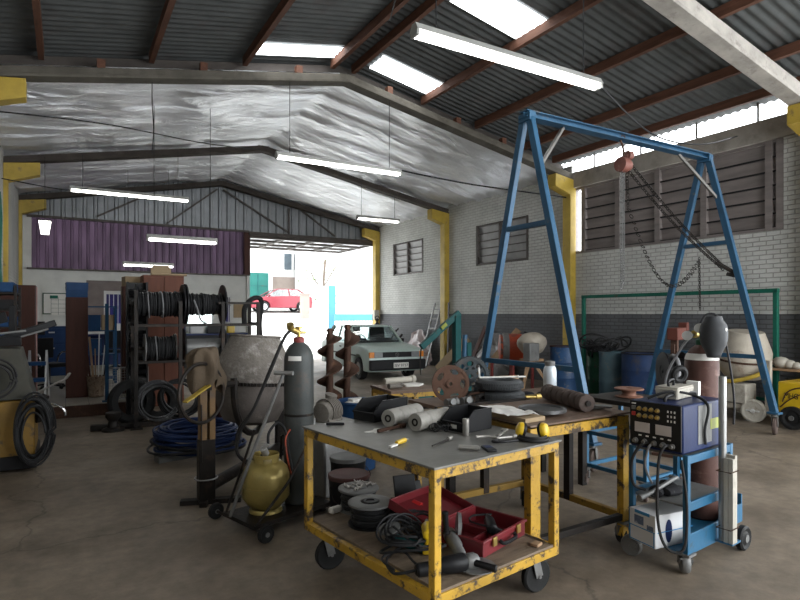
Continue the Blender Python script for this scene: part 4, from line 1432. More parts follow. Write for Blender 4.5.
# welding leads hanging from the sockets (part of the machine)
for pts, r, m_ in (([(-.29, .045, .058), (-.33, .08, .03), (-.345, .13, -.08), (-.29, .15, -.24), (-.2, .12, -.29)], .010, 'hose_black'),
                   ([(-.29, -.1, .058), (-.36, -.1, .06), (-.37, -.07, -.05), (-.36, -.06, -.4), (-.37, -.12, -.56), (-.31, -.2, -.56), (-.27, -.2, -.3), (-.28, -.17, -.02)], .009, 'hose_black'),
                   ([(-.29, .0, .058), (-.33, .02, .03), (-.3, .06, -.1), (-.15, .1, -.25)], .008, 'hose_grey')):
    MB().tube(curve(pts, 8), r, 8).build('welding_lead', m_, wm)

t = T('carton', 'white and blue printed carton on the bottom tray of the cart', 'box', wcp(.07, .03, .146), -6)
MB().box((0, 0, .105), (.32, .21, .21)).build('carton_body', 'bluewhite', t, bevel=.003)
MB().box((-.161, 0, .2), (.002, .12, .02)).box((-.161, 0, .1), (.002, .205, .006)).box((-.161, .1, .052), (.002, .006, .1)).box((-.161, -.095, .052), (.002, .006, .1)).box((-.161, 0, .008), (.002, .2, .006)).build('blue_print', 'sticker_blue', t, smooth=0)
MB().box((-.1615, .025, .148), (.002, .075, .055)).box((-.1615, -.065, .12), (.002, .05, .03)).build('product_picture', 'sticker_pic', t, smooth=0)
MB().box((0.02, -.106, .1), (.32, .002, .006)).build('blue_print', 'sticker_blue', t, smooth=0)
MB().prism([(.03 * math.cos(a), .075 * math.sin(a)) for a in [k * PI / 12 for k in range(24)]], 0, .002, axis_mat((-.04, -.105, .1), (0, -1, 0))).build('dark_oval_print', 'blue_dk', t, smooth=0)
t = T('welding_gloves', 'crumpled black welding torch and gloves on the middle cart shelf', 'gloves', wcp(.16, .02, .437), 10)
mb = MB()
for (x, y, rz_, ln) in ((-.08, .04, 20, .2), (.02, -.04, -15, .22), (.1, .05, 50, .18)):
    X = Matrix.Translation((x, y, .03)) @ Euler((0, 0, R(rz_))).to_matrix().to_4x4() @ Matrix.Diagonal((ln / .2, 1, .6, 1))
    mb.lathe([(.02, -.1), (.045, -.09), (.05, 0), (.04, .05), (.015, .1)], 12, X @ axis_mat((0, 0, 0), (1, 0, 0)))
mb.build('glove', 'cloth_black', t)
MB().tube(curve([(-.22, .05, .02), (-.1, .0, .07), (.05, -.02, .1), (.2, .03, .06), (.25, .1, .05)], 8), .014, 8).cyl((-.28, .06, .015), (-.2, .05, .022), .02, .014, n=10).build('torch', 'greymetal', t)

t = T('brown_gas_cylinder', 'brown gas cylinder with white label standing behind the blue welding machine', 'gas cylinder', wcp(.755, .085, .146), 0)


def gas_cylinder(t, r, h, mat, neck_mat='green', label=True):
    b = MB().lathe([(r * .9, 0), (r, .015), (r, h - .16), (r * .97, h - .12), (r * .86, h - .075), (r * .66, h - .035), (r * .42, h - .012), (r * .3, h)], 32)
    b.build('cylinder_body', mat, t)
    MB().lathe([(r * .36, h - .012), (r * .36, h + .03), (r * .22, h + .04)], 20).build('neck_ring', neck_mat, t)
    v = MB().cyl((0, 0, h + .03), (0, 0, h + .11), .016, n=12).cyl((0, 0, h + .075), (.06, 0, h + .075), .012, n=10).cyl((0, 0, h + .11), (0, 0, h + .125), .03, n=12)
    v.build('valve', 'brass', t)


gas_cylinder(t, .118, 1.28, 'cyl_brown')
MB().lathe([(.1165, 1.165), (.1145, 1.178), (.108, 1.196), (.0995, 1.212)], 32, None).build('label_band', 'paper', t)
rg = MB().cyl((-.06, 0, 1.355), (-.10, .0, 1.355), .028, n=14).cyl((0, -.0, 1.355), (-.1, 0, 1.355), .012, n=8).build('regulator', 'brass', t)
for (x, y, z) in ((-.10, -.045, 1.40), (-.13, .03, 1.345)):
    MB().cyl((x, y, z), (x - .02, y - .01, z), .035, n=18).build('gauge', 'white', rg)
MB().tube(curve([(-.1, 0, 1.355), (-.16, .06, 1.25), (-.2, .16, 1.0), (-.18, .12, .7)], 8), .009, 6).build('gas_hose', 'hose_grey', t)
MB().tube(curve([(-.06, -.02, 1.42), (-.02, -.05, 1.5), (.05, -.1, 1.47), (.1, -.14, 1.2), (.12, -.17, .9), (.1, -.18, .7)], 8), .008, 6).build('gas_hose', 'cable', t)
t = T('welding_helmet', 'dark grey welding helmet hung on the brown gas cylinder valve', 'helmet', wcp(.66, -.045, 1.49), 0)
t.scale = (.8, .8, .84)
mb = MB()
vs, n, m_ = [], 14, 10
for j in range(m_ + 1):
    v = j / m_
    zz_ = .17 - .35 * v
    wd = .085 + .03 * math.sin(PI * min(1, v * 1.15)) - .03 * max(0, v - .7) / .3
    dp = .13 * (1 - .35 * abs(v - .35)) - .05 * max(0, v - .6)
    if v < .12:
        wd *= .8
        dp *= .8
    for i in range(n + 1):
        a = -PI * .56 + PI * 1.12 * i / n
        vs.append((-dp * math.cos(a), wd * math.sin(a), zz_))
fs = [(j * (n + 1) + i, j * (n + 1) + i + 1, (j + 1) * (n + 1) + i + 1, (j + 1) * (n + 1) + i) for j in range(m_) for i in range(n)]
fs.append(tuple(range(n + 1)))
o = mb.add(vs, fs).build('helmet_shell', 'helmet_grey', t, smooth=50)
o.rotation_euler.z = R(25)
sm = o.modifiers.new('thickness', 'SOLIDIFY')
sm.thickness = .004
MB().cyl((.0, -.085, .06), (.0, -.115, .06), .014, n=12).build('pivot_knob', 'paper', t)
MB().tube(curve([(-.0, .08, .05), (.06, .06, .12), (.08, 0, .14), (.06, -.06, .12), (0, -.08, .05)]), .007, 6).build('head_strap', 'black', t)

t = T('tool_carry_box', 'dirty cream plastic tray lying on the blue welding machine', 'tray', wcp(.28, .04, 1.074), 12)
b = MB().hexa([(-.13, -.07, 0), (.13, -.07, 0), (.13, .07, 0), (-.13, .07, 0)], [(-.14, -.08, .075), (.14, -.08, .075), (.14, .08, .075), (-.14, .08, .075)])
b.build('tray_body', 'dirtywhite', t, bevel=.01)
MB().box((0, 0, .08), (.27, .15, .01)).build('tray_lid', 'dirtywhite', t, bevel=.004)
MB().tube(curve([(-.1, 0, .085), (-.1, 0, .12), (-.02, 0, .125), (-.02, 0, .085)]), .009, 8).build('tray_handle', 'black', t)
tag(MB().torus((0, 0, .03), .045, .022, (.3, .9, .2), 22, 8).build('tape_roll', 'rubber', None, loc=wcp(.36, .05, 1.197)), 'black tape roll standing on the cream tray', 'tape')
tag(MB().box((0, 0, .05), (.05, .08, .10)).build('small_carton', 'paper', None, bevel=.002, loc=wcp(.5, .02, 1.074), rz=R(15)), 'little white carton beside the cream tray on the welder', 'box')

t = T('steel_pipe', 'bare steel pipe standing upright at the side of the welding cart', 'pipe', wcp(.37, -.235, .158))
MB().cyl((0, 0, 0), (0, 0, 1.08), .024, n=18).build('pipe_body', 'galv', t)
t = T('white_profiles', 'bundle of white square profiles wired to the welding cart', 'profiles', wcp(.355, -.285, .158), 6)
for i in range(2):
    for j in range(2):
        MB().box((i * .031 - .003, j * .031 - .015, .275 + .01 * i), (.029, .029, .55 + .02 * i)).build('profile', 'dirtywhite', t, bevel=.002)
for z in (.1, .47):
    MB().tube([(-.06, -.035, z), (.05, -.035, z), (.05, .055, z), (-.06, .055, z)], .004, 5, True).build('wire_tie', 'rust', t)

# ------------------------------------------------------------------ gas trolley
TX, TY, TA = 1.145, 4.37, 16.3


def gtp(x, y, z):
    a = R(TA)
    return (TX + x * math.cos(a) - y * math.sin(a), TY + x * math.sin(a) + y * math.cos(a), z)


gt = T('gas_trolley', 'dark steel hand trolley with small black wheels and T handle', 'trolley', (TX, TY, 0), TA)
MB().cyl((0, -.36, .064), (0, .36, .064), .011, n=10).box((0, 0, .075), (.03, .46, .03)).build('axle', 'darkmetal', gt)
for y in (-.355, .355):
    w_ = MB().lathe([(.02, -.02), (.045, -.014), (.056, -.02), (.064, -.012), (.064, .012), (.056, .02), (.045, .014), (.02, .02)], 22, axis_mat((0, y, .064), (0, 1, 0))).build('wheel', 'rubber', gt)
    MB().cyl((0, y - .026, .064), (0, y + .026, .064), .018, n=10).build('hub', 'greymetal', w_)
MB().box((.37, 0, .083), (.72, .42, .012)).box((.37, .2, .075), (.72, .03, .03)).box((.37, -.2, .075), (.72, .03, .03)).box((.72, 0, .075), (.03, .42, .03)).build('platform', 'darkmetal', gt, smooth=0)
MB().box((.70, 0, .038), (.04, .3, .062)).build('foot', 'darkmetal', gt, smooth=0)
MB().tube([(-.02, .10, .085), (.08, -.03, .55), (.235, -.24, 1.2)], .013, 8).build('handle_bar', 'greymetal', gt)
MB().cyl((.20, -.17, 1.2), (.27, -.31, 1.2), .017, n=10).build('handle_grip', 'galv', gt)
MB().tube([(0, -.22, .085), (.3, -.215, .35), (.5, -.2, .62)], .011, 8).tube([(.0, .2, .085), (.1, .15, .4), (.15, .03, .74)], .010, 8).tube([(.5, -.2, .62), (.62, -.12, .62), (.66, 0, .62), (.62, .12, .62), (.5, .17, .62)], .010, 8).tube([(.5, .17, .62), (.5, .2, .085)], .01, 8).build('brace', 'darkmetal', gt)

t = T('gas_bottle', 'dented gold-coloured gas bottle sitting on the hand trolley', 'gas bottle', gtp(.24, .01, .09))
r = .184
MB().lathe([(.13, 0), (.13, .012), (.12, .03)], 32).build('foot_ring', 'lpg', t)
MB().lathe([(.06, .02), (.11, .035), (.15, .07), (r, .12), (r, .20), (r + .003, .203), (r + .003, .212), (r, .215), (r, .29), (.168, .345), (.125, .388), (.06, .405), (.03, .41)], 40).build('bottle_body', 'lpg', t)
cl = MB()
for a0 in (0, 90, 180, 270):
    vs = []
    for k in range(7):
        a = R(a0 + 10 + 50 * k / 6)
        for rr in (.098, .103):
            for z in (.375, .43):
                vs.append((rr * math.cos(a), rr * math.sin(a), z))
    fs = []
    for k in range(6):
        b = 4 * k
        fs += [(b, b + 4, b + 5, b + 1), (b + 2, b + 3, b + 7, b + 6), (b + 1, b + 5, b + 7, b + 3)]
    cl.add(vs, fs)
cl.lathe([(.098, .425), (.104, .425), (.106, .448), (.101, .455), (.097, .448)], 32, None, True)
cl.build('collar', 'lpg', t)
MB().cyl((0, 0, .40), (0, 0, .46), .02, n=12).cyl((-.0, 0, .45), (-.03, -.03, .50), .028, n=14).cyl((-.03, -.03, .5), (.0, -.06, .54), .014, n=10).build('regulator', 'alu', t)
MB().tube(curve([(0, -.06, .54), (.02, -.02, .62), (.1, .02, .68), (.16, .0, .62), (.18, -.02, .45), (.2, -.06, .3)], 8), .011, 8).build('gas_hose', 'cable', t)

t = T('grey_gas_cylinder', 'tall dark grey gas cylinder with red neck on the hand trolley', 'gas cylinder', gtp(.555, .0, .09))
gas_cylinder(t, .122, 1.33, 'cyl_grey', 'redpaint_dull')
vs = []
for k in range(7):
    a = R(205 + 9 * k)
    for rr, z in ((.1228, 1.178), (.1185, 1.216)):
        vs.append((rr * math.cos(a), rr * math.sin(a), z))
MB().add(vs, [(2 * k, 2 * k + 2, 2 * k + 3, 2 * k + 1) for k in range(6)]).build('paper_label', 'paper', t, smooth=60)
MB().lathe([(.1222, .72), (.1233, .725), (.1233, .735), (.1222, .74)], 32).build('weld_seam', 'darkmetal', t)
MB().cyl((-.02, -.02, 1.41), (-.09, -.05, 1.44), .026, n=12).cyl((-.09, -.05, 1.44), (-.1, -.07, 1.48), .03, n=12).build('regulator', 'brass', t)
for dx in (0, .02):
    MB().tube(curve([(-.08, -.05 + dx, 1.43), (-.15, -.06, 1.36), (-.24, -.02 + dx, 1.12), (-.36, .06, .8), (-.44, .16 + dx * 3, .6), (-.46, .2, .42), (-.36, .24, .3 + dx)], 8), .0125, 8).build('gas_hose', 'hose_black', t)
MB().tube(curve([(-.1, -.07, .62), (-.15, -.1, .55), (-.14, -.12, .4), (-.1, -.11, .25)], 8), .007, 8).build('gas_hose', 'orange', t)

# ------------------------------------------------------------------ big cement mixer and its stand
mx = T('cement_mixer', 'large mortar-crusted cement mixer behind the gas bottles', 'cement mixer', (1.72, 5.95, 0), 0)
ax = Vector((.07, .02, 1)).normalized()
XD = axis_mat((-.02, 0, .97), ax)
MB().lathe([(.24, .455), (.262, .46), (.268, .445), (.255, .435), (.375, .17), (.385, .15), (.385, .0), (.378, -.02)], 44, XD).build('drum', 'mixer', mx)
MB().lathe([(.378, -.02), (.38, -.05), (.365, -.15), (.355, -.26), (.28, -.42), (.12, -.47), (.02, -.47)], 44, XD).build('drum_base', 'mixer_lo', mx)
g = MB()
for k in range(72):
    a = 2 * PI * k / 72
    g.box((0, 0, 0), (.022, .014, .03))
    n8 = 8
    X = XD @ Matrix.Translation((.392 * math.cos(a), .392 * math.sin(a), -.035)) @ Euler((0, 0, a)).to_matrix().to_4x4()
    for q in range(len(g.v) - n8, len(g.v)):
        g.v[q] = tuple(X @ Vector(g.v[q]))
g.lathe([(.376, -.052), (.386, -.052), (.386, -.018), (.376, -.018)], 44, XD, True)
g.build('gear_ring', 'darkmetal', mx, smooth=0)
yd = Vector((-.64, -.77, 0)).normalized()
pts = []
for k in range(19):
    a = PI * (1 + k / 18)
    pts.append(Vector((0, 0, .93)) + yd * (-.49 * math.cos(a)) * 1.0 + Vector((0, 0, .52 * math.sin(a))))
pts = [pts[0] + Vector((0, 0, .1))] + pts + [pts[-1] + Vector((0, 0, .1))]
MB().tube(pts, .035, 8).cyl(tuple(yd * .44 + Vector((0, 0, .98))), tuple(yd * 1.03 + Vector((0, 0, 1.0))), .028, n=12).cyl(tuple(yd * -.44 + Vector((0, 0, .98))), tuple(yd * -.7 + Vector((0, 0, .98))), .028, n=12).build('yoke', 'darkmetal', mx)
P0 = yd * 1.035
MB().box((P0.x - .03, P0.y, .90), (.06, .10, .7)).box((P0.x + .045, P0.y, .90), (.05, .10, .7)).build('post', 'yellow_rust', mx, bevel=.004)
MB().box((P0.x, P0.y, .29), (.135, .12, .54)).box((P0.x - .05, P0.y - .062, .62), (.012, .012, .5)).build('post_sleeve', 'darkmetal', mx, bevel=.004)
MB().bar((P0.x - .2, P0.y + .06, .02), (P0.x + .28, P0.y - .1, .02), .08, .04).bar((P0.x - .05, P0.y - .12, .02), (P0.x + .1, P0.y + .25, .02), .06, .04).build('post_foot', 'darkmetal', mx, smooth=0)
MB().tube(coil((P0.x, P0.y, .22), .095, 1, .006, jr=0, jz=.0), .007, 6, True).build('chain_ring', 'galv', mx)
MB().cyl((P0.x, P0.y + .08, .1), tuple(yd * -.7 + Vector((0, 0, .1))), .055, n=14).build('base_tube', 'darkmetal', mx)
P1 = yd * -.7
MB().box((P1.x, P1.y, .54), (.09, .09, 1.0)).box((P1.x, P1.y, .02), (.5, .12, .04)).build('rear_post', 'darkmetal', mx, bevel=.004)
hw = MB().torus((P0.x - .06, P0.y - .14, .98), .25, .015, (.55, -.83, .05), 40, 8)
hw.bar((P0.x, P0.y - .12, 1.02), (P0.x, P0.y - .06, 1.02), .05, .05)
hw.build('hand_wheel', 'darkmetal', mx)
MB().bar((P0.x - .22, P0.y - .26, .93), (P0.x, P0.y - .12, 1.04), .05, .012).build('wheel_spoke', 'yellow_clean', mx, smooth=0)

# sackcloth draped over the post
vs, n, m_ = [], 28, 9
rnd = random.Random(9)
for j in range(m_ + 1):
    v = j / m_
    for i in range(n):
        a = 2 * PI * i / n
        rad = (.02 + .108 * min(1, v * 2.2)) * (1 + (.16 * math.sin(5 * a + 1.3) + .10 * math.sin(3 * a)) * min(1, v * 1.6))
        dz_ = 0 if v < .3 else (v - .3) / .7
        drop = .31 + .06 * math.sin(2 * a + .6) + .04 * math.sin(7 * a)
        nz = mnoise.noise(Vector((math.cos(a) * 2.2, math.sin(a) * 2.2, v * 3))) * .06 * min(1, v * 3)
        vs.append(((rad + nz) * math.cos(a) * 1.05, (rad + nz) * math.sin(a) * .9, .03 - .05 * v - drop * dz_ + nz * .8))
fs = [(j * n + i, j * n + (i + 1) % n, (j + 1) * n + (i + 1) % n, (j + 1) * n + i) for j in range(m_) for i in range(n)]
fs.append(tuple(range(n)))
o = MB().add(vs, fs).build('sackcloth', 'cloth', None, smooth=60, loc=(1.72 + P0.x, 5.95 + P0.y, 1.33))
sm = o.modifiers.new('thickness', 'SOLIDIFY')
sm.thickness = .006
sb = o.modifiers.new('sub', 'SUBSURF')
sb.levels = sb.render_levels = 1
tag(o, 'dirty brown sackcloth draped over the mixer post', 'cloth')

# blue hose pile and timber under it
tag(MB().bar((-.45, -.1, .04), (.4, .12, .04), .14, .08).bar((-.35, .35, .04), (.42, .2, .04), .12, .08).build('timber_baulk', 'greymetal', None, smooth=0, bevel=.006, loc=(1.32, 6.92, 0)), 'grey timber baulks on the floor under the blue hose pile', 'timber')
tag(MB().tube(coil((0, 0, .1), .42, 24, .012, jr=.08, jz=.012, rise=.0105, seed=5, n=32), .0145, 6).build('hose_coil', 'hose_blue', None, loc=(1.36, 6.98, 0)), 'pile of dark blue hose coiled on the floor behind the post', 'hose')
tag(MB().tube(coil((0, 0, .1), .51, 3, .016, jr=.05, jz=.02, rise=.03, seed=6, n=32), .014, 7).build('hose_coil', 'cable', None, loc=(1.34, 7.0, 0)), 'thin black hose looped around the blue hose pile', 'hose')
tag(MB().tube(coil((0, 0, .03), .34, 4, .016, jr=.08, jz=.01, rise=.02, seed=16, n=30), .014, 7).build('hose_coil', 'hose_blue', None, loc=(1.5, 8.15, 0)), 'flat dark hose coil on the floor behind the blue pile', 'hose')

# buckets and drums left of the cart
def bucket(label, loc, r, h, lid, body):
    t = T('lidded_bucket', label, 'bucket', loc)
    MB().lathe([(r * .86, 0), (r * .9, .01), (r * .98, h - .06), (r, h - .05), (r, h - .02), (r * .97, h - .015)], 28).build('bucket_body', body, t)
    MB().lathe([(r * 1.03, h - .025), (r * 1.04, h), (r * 1.0, h + .006), (r * .93, h), (.001, h)], 28).build('lid', lid, t)
    MB().tube(curve([(-r, 0, h - .08), (-r * 1.05, -.1, h - .16), (-.02, -r * 1.05, h - .22), (r * 1.05, -.1, h - .16), (r, 0, h - .08)]), .004, 5).build('bail', 'darkmetal', t)
    return t


bucket('black paint bucket with reddish brown lid beside the cart', (1.88, 3.98, 0), .155, .42, 'lid_red', 'black')
bucket('black bucket with grey lid behind the red-lidded one', (2.07, 4.40, 0), .15, .44, 'greymetal', 'black')
t = T('galvanised_tank', 'square grey sheet metal tank behind the lidded buckets', 'tank', (2.14, 4.95, 0), 14)
MB().box((0, 0, .31), (.42, .4, .62)).build('tank_body', 'galv', t, bevel=.02)
MB().box((0, 0, .63), (.46, .44, .03)).build('tank_rim', 'galv', t, bevel=.008)
t = T('cast_motor', 'dusty cast motor block on the grey tank beside the cylinder', 'motor', (2.13, 4.95, .646), 30)
MB().lathe([(.04, -.13), (.09, -.12), (.105, -.05), (.105, .06), (.08, .1), (.03, .12)], 18, axis_mat((0, 0, .105), (1, 0, .1))).box((0, 0, .02), (.2, .16, .04)).build('motor_casing', 'engine', t)
mb = MB()
for k in range(6):
    mb.lathe([(.104, -.006), (.116, -.006), (.116, .006), (.104, .006)], 18, axis_mat((-.06 + .024 * k, 0, .104), (1, 0, .1)), True)
mb.build('cooling_fins', 'engine', t)
MB().lathe([(.02, 0), (.05, .01), (.06, .05), (.02, .06)], 14, axis_mat((.02, .0, .2), (0, -.3, 1))).build('motor_cap', 'engine', t)
t = T('blue_tub', 'open dark blue plastic tub on the floor beyond the cart', 'tub', (2.7, 5.5, 0))
MB().lathe([(.001, .01), (.19, .01), (.215, .70), (.225, .71), (.225, .73), (.2, .72), (.18, .03), (.001, .03)], 32).build('tub_body', 'crate_blue', t)
MB().torus((0, 0, .715), .226, .012, n=32, m=6).build('tub_rim', 'crate_blue', t)
tag(MB().sphere((0, 0, .29), .17, 14, 8, (1, 1, .35)).box((0, .02, .345), (.16, .12, .04)).build('rag', 'paper', None, loc=(2.7, 5.5, .38), bevel=.01), 'pale rag stuffed in the open blue tub', 'rag')

# two augers
for lab, (x, y), h, ph, lean in (('rusty auger drill, the taller left one of two standing behind the cart', (2.60, 6.05), 1.42, 0, .02), ('rusty auger drill, the right one of two, half hiding the car door', (2.86, 6.15), 1.46, 1.4, .03)):
    t = T('auger', lab, 'auger', (x, y, 0), 0, 'augers')
    MB().cyl((0, 0, 0), (lean, 0, h), .043, n=14).build('shaft', 'rust', t)
    vs, fs = [], []
    turns, n = 3.9, 28
    N_ = int(turns * n)
    for k in range(N_ + 1):
        a = ph + 2 * PI * k / n
        z = .06 + (h - .08) * k / N_
        cx = lean * z / h
        for rr, dz_ in ((.04, 0), (.145, -.03), (.145, -.017), (.04, .013)):
            vs.append((cx + rr * math.cos(a), rr * math.sin(a), z + dz_))
    for k in range(N_):
        b = 4 * k
        for q in range(4):
            fs.append((b + q, b + (q + 1) % 4, b + 4 + (q + 1) % 4, b + 4 + q))
    fs += [(0, 1, 2, 3), (4 * N_ + 3, 4 * N_ + 2, 4 * N_ + 1, 4 * N_)]
    MB().add(vs, fs).build('flight', 'rust', t, smooth=50)
    MB().box((lean, 0, h + .03), (.05, .05, .07)).cyl((lean - .045, 0, h + .04), (lean + .045, 0, h + .04), .012, n=8).build('hex_head', 'rust', t, bevel=.004)
# ------------------------------------------------------------------ blue gantry hoist
ga = T('gantry_crane', 'tall blue A-frame gantry on castors spanning the right of the hall', 'gantry', (6.545, 5.1, 0))
gx0, gx1, gy = -1.795, 1.795, .98
ZT_ = 3.95
MB().box(((gx0 + gx1) / 2, 0, 3.99), (gx1 - gx0 + .12, .14, .012)).box(((gx0 + gx1) / 2, 0, 4.06), (gx1 - gx0 + .12, .14, .012)).box(((gx0 + gx1) / 2, 0, 4.025), (gx1 - gx0 + .12, .015, .07)).build('beam', 'blue', ga, smooth=0)
for gx in (gx0, gx1):
    for s in (-1, 1):
        MB().bar((gx, s * .05, ZT_ + .05), (gx, s * gy, .3), .09, .07, (1, 0, 0)).box((gx, s * gy, .3), (.13, .15, .03)).build('leg', 'blue', ga, bevel=.006)
        caster(ga, gx, s * gy, .29, .12, 'rubber_brown', 200, .05)
    for z in (2.7, 1.05):
        yy = .05 + (gy - .05) * (ZT_ + .05 - z) / (ZT_ - .25)
        MB().bar((gx, -yy, z), (gx, yy, z), .06, .06).build('cross_tie', 'blue', ga, bevel=.004)
for gx, s in ((gx0, 1), (gx1, -1)):
    MB().bar((gx + s * .62, .02, 3.98), (gx, -.2, 3.35), .035, .035).build('diagonal_brace', 'pale_steel', ga, smooth=0)
    MB().box((gx, 0, 3.99), (.1, .2, .1)).build('head_plate', 'blue', ga, bevel=.005)

hx0, hy0 = 6.46, 5.1
h = T('chain_hoist', 'rusty chain hoist hanging from the blue gantry beam', 'hoist', (hx0, hy0, 3.66))


def chain(p0, p1, link=.05, r=.005, slack=0):
    p0, p1 = Vector(p0), Vector(p1)
    n = max(2, int((p1 - p0).length / (link * .62)))
    m_ = MB()
    d = (p1 - p0).normalized()
    u = Vector((0, 0, 1)) if abs(d.z) < .9 else Vector((1, 0, 0))
    x = u.cross(d).normalized()
    y = d.cross(x)
    for i in range(n):
        c = p0.lerp(p1, (i + .5) / n) - Vector((0, 0, slack * math.sin(PI * (i + .5) / n)))
        nn = x if i % 2 else y
        t_ = d.cross(nn)
        pts = [c + d * (link * .5 * math.cos(a)) + t_ * (link * .3 * math.sin(a)) for a in [k * PI / 4 for k in range(8)]]
        m_.tube(pts, r, 4, True)
    return m_


MB().cyl((-.05, 0, 0), (.07, 0, 0), .10, n=22).cyl((.07, 0, 0), (.13, 0, .0), .075, n=18).build('hoist_body', 'hoist_rust', h, bevel=.006)
MB().cyl((.09, 0, .14), (.17, 0, .14), .06, n=18).box((.1, 0, .08), (.05, .05, .12)).build('chain_wheel', 'hoist_rust', h)
MB().tube(curve([(0, 0, .09), (.03, 0, .16), (0, 0, .26), (-.04, 0, .33), (0, 0, .40), (.05, 0, .36)]), .015, 8).build('top_hook', 'rust', h)
chain((-.02, .0, -.08), (-.02, 0, -1.68), .055, .006).build('load_chain', 'greymetal', h)
chain((.05, .02, -.08), (.05, .02, -1.6), .055, .006).build('load_chain', 'greymetal', h)
for a, b, sl in (((.1, 0, -.05), (1.84, -.3, -1.36), .08), ((.14, 0, .05), (1.84, -.3, -1.31), .06), ((.12, .02, -.1), (.14, .02, -.55), 0), ((.14, .02, -.55), (1.42, -.2, -1.25), .68)):
    chain(a, b, .07, .006, sl).build('pull_chain', 'darkmetal', h)
MB().tube(curve([(1.72, -.27, -1.26), (1.86, -.38, -1.37), (1.97, -.42, -1.45), (1.84, -.36, -1.43)]), .03, 6).build('chain_knot', 'darkmetal', h)
chain((1.41, -.2, -1.2), (1.43, -.2, -1.95), .05, .005).build('pull_chain', 'darkmetal', h)

# ------------------------------------------------------------------ green tube portal by the wall
t = T('tube_portal', 'low green tube portal frame standing against the right brick wall', 'frame', (9.92, 6.85, 0))
for y in (-1.97, 2.0):
    MB().bar((0, y, 0), (0, y, 2.03), .07, .07).build('upright', 'greentube', t, bevel=.006)
MB().bar((0, -2.01, 2.03), (0, 2.04, 2.03), .07, .07).build('top_tube', 'greentube', t, bevel=.006)
MB().box((0, -1.97, .01), (.2, .3, .02)).box((0, 2.0, .01), (.2, .3, .02)).bar((-.0, -1.97, .25), (-.0, -1.2, .25), .05, .05).build('foot', 'greentube', t, smooth=0)

# ------------------------------------------------------------------ drums along the right wall
def drum(label, loc, r, h, mat, rim='rust', rz=0):
    t = T('steel_drum', label, 'drum', loc, rz, 'steel drums')
    p = [(r * .97, 0), (r, .01)]
    for q in (.33, .66):
        p += [(r, h * q - .02), (r * 1.025, h * q), (r, h * q + .02)]
    p += [(r, h - .02), (r * .97, h - .015), (r * .97, h - .03), (.001, h - .03)]
    MB().lathe(p, 32).build('drum_shell', mat, t)
    MB().torus((0, 0, h - .008), r * .99, .012, n=32, m=6).build('drum_rim', rim, t)
    return t


def loc_d(x, y):
    return (x, y, 0)


drum('large blue drum with rusty rim behind the white bottle', loc_d(9.06, 8.58), .31, .98, 'drum_blue')
drum('narrow dark green drum half hidden by hoses, by the green upright', loc_d(9.66, 8.22), .22, .86, 'green', 'green')
drum('grey blue drum with white marks, between green drum and wide blue one', loc_d(9.42, 7.68), .25, .90, 'greydrum', 'greydrum')
drum('wide dark blue drum right of the grey blue one', loc_d(9.35, 6.92), .38, .92, 'drum_blue_dark', 'darkmetal')
mb = MB()
tag(MB().tube(coil((0, 0, 0), .33, 9, .016, jr=.2, jz=.11, rise=.025, seed=31, axis=(.1, .1, 1)), .018, 6).build('hose_coil', 'cable', None, loc=(9.52, 8.0, .86)), 'tangle of black hoses lying on top of the green drum', 'hose')

# ------------------------------------------------------------------ orange machine and little mixer beyond the gantry
t = T('orange_machine', 'orange red drum machine on a red stand by the wall', 'machine', (8.60, 9.72, 0), 0)
MB().lathe([(.12, -.3), (.28, -.27), (.31, -.1), (.31, .2), (.25, .27), (.08, .30)], 28, axis_mat((0, 0, .9), (.86, -.6, 0))).build('machine_drum', 'orange', t)
MB().lathe([(.29, -.22), (.322, -.2), (.322, -.08), (.29, -.08)], 28, axis_mat((0, 0, .9), (.86, -.6, 0)), True).build('dark_band', 'greymetal', t)
for x in (-.28, .28):
    for y in (-.35, .35):
        MB().bar((x, y, 0), (x, y, .62), .05, .05).build('leg', 'redpaint_dull', t, smooth=0)
MB().box((0, -.35, .6), (.6, .05, .05)).box((0, .35, .6), (.6, .05, .05)).box((-.28, 0, .6), (.05, .7, .05)).box((.28, 0, .6), (.05, .7, .05)).build('stand_frame', 'redpaint_dull', t, smooth=0)

t = T('small_mixer', 'small grey beige mixer with grey motor box beside blue drum', 'cement mixer', (8.42, 8.90, 0), 0)
MB().lathe([(.05, .17), (.2, .15), (.30, .05), (.31, .0), (.30, -.07), (.22, -.2), (.08, -.27)], 28, axis_mat((0, 0, 1.06), (.2, .35, 1))).build('drum', 'beige', t)
MB().box((-.28, -.28, .88), (.26, .2, .36)).build('motor_box', 'greymetal', t, bevel=.015)
MB().bar((-.1, 0, .7), (-.45, -.2, 0), .05, .05).bar((.0, 0, .7), (.3, -.35, 0), .05, .05).bar((0, .05, .7), (.1, .4, 0), .05, .05).box((0, 0, .69), (.4, .3, .05)).build('tripod_stand', 'board', t, smooth=0)

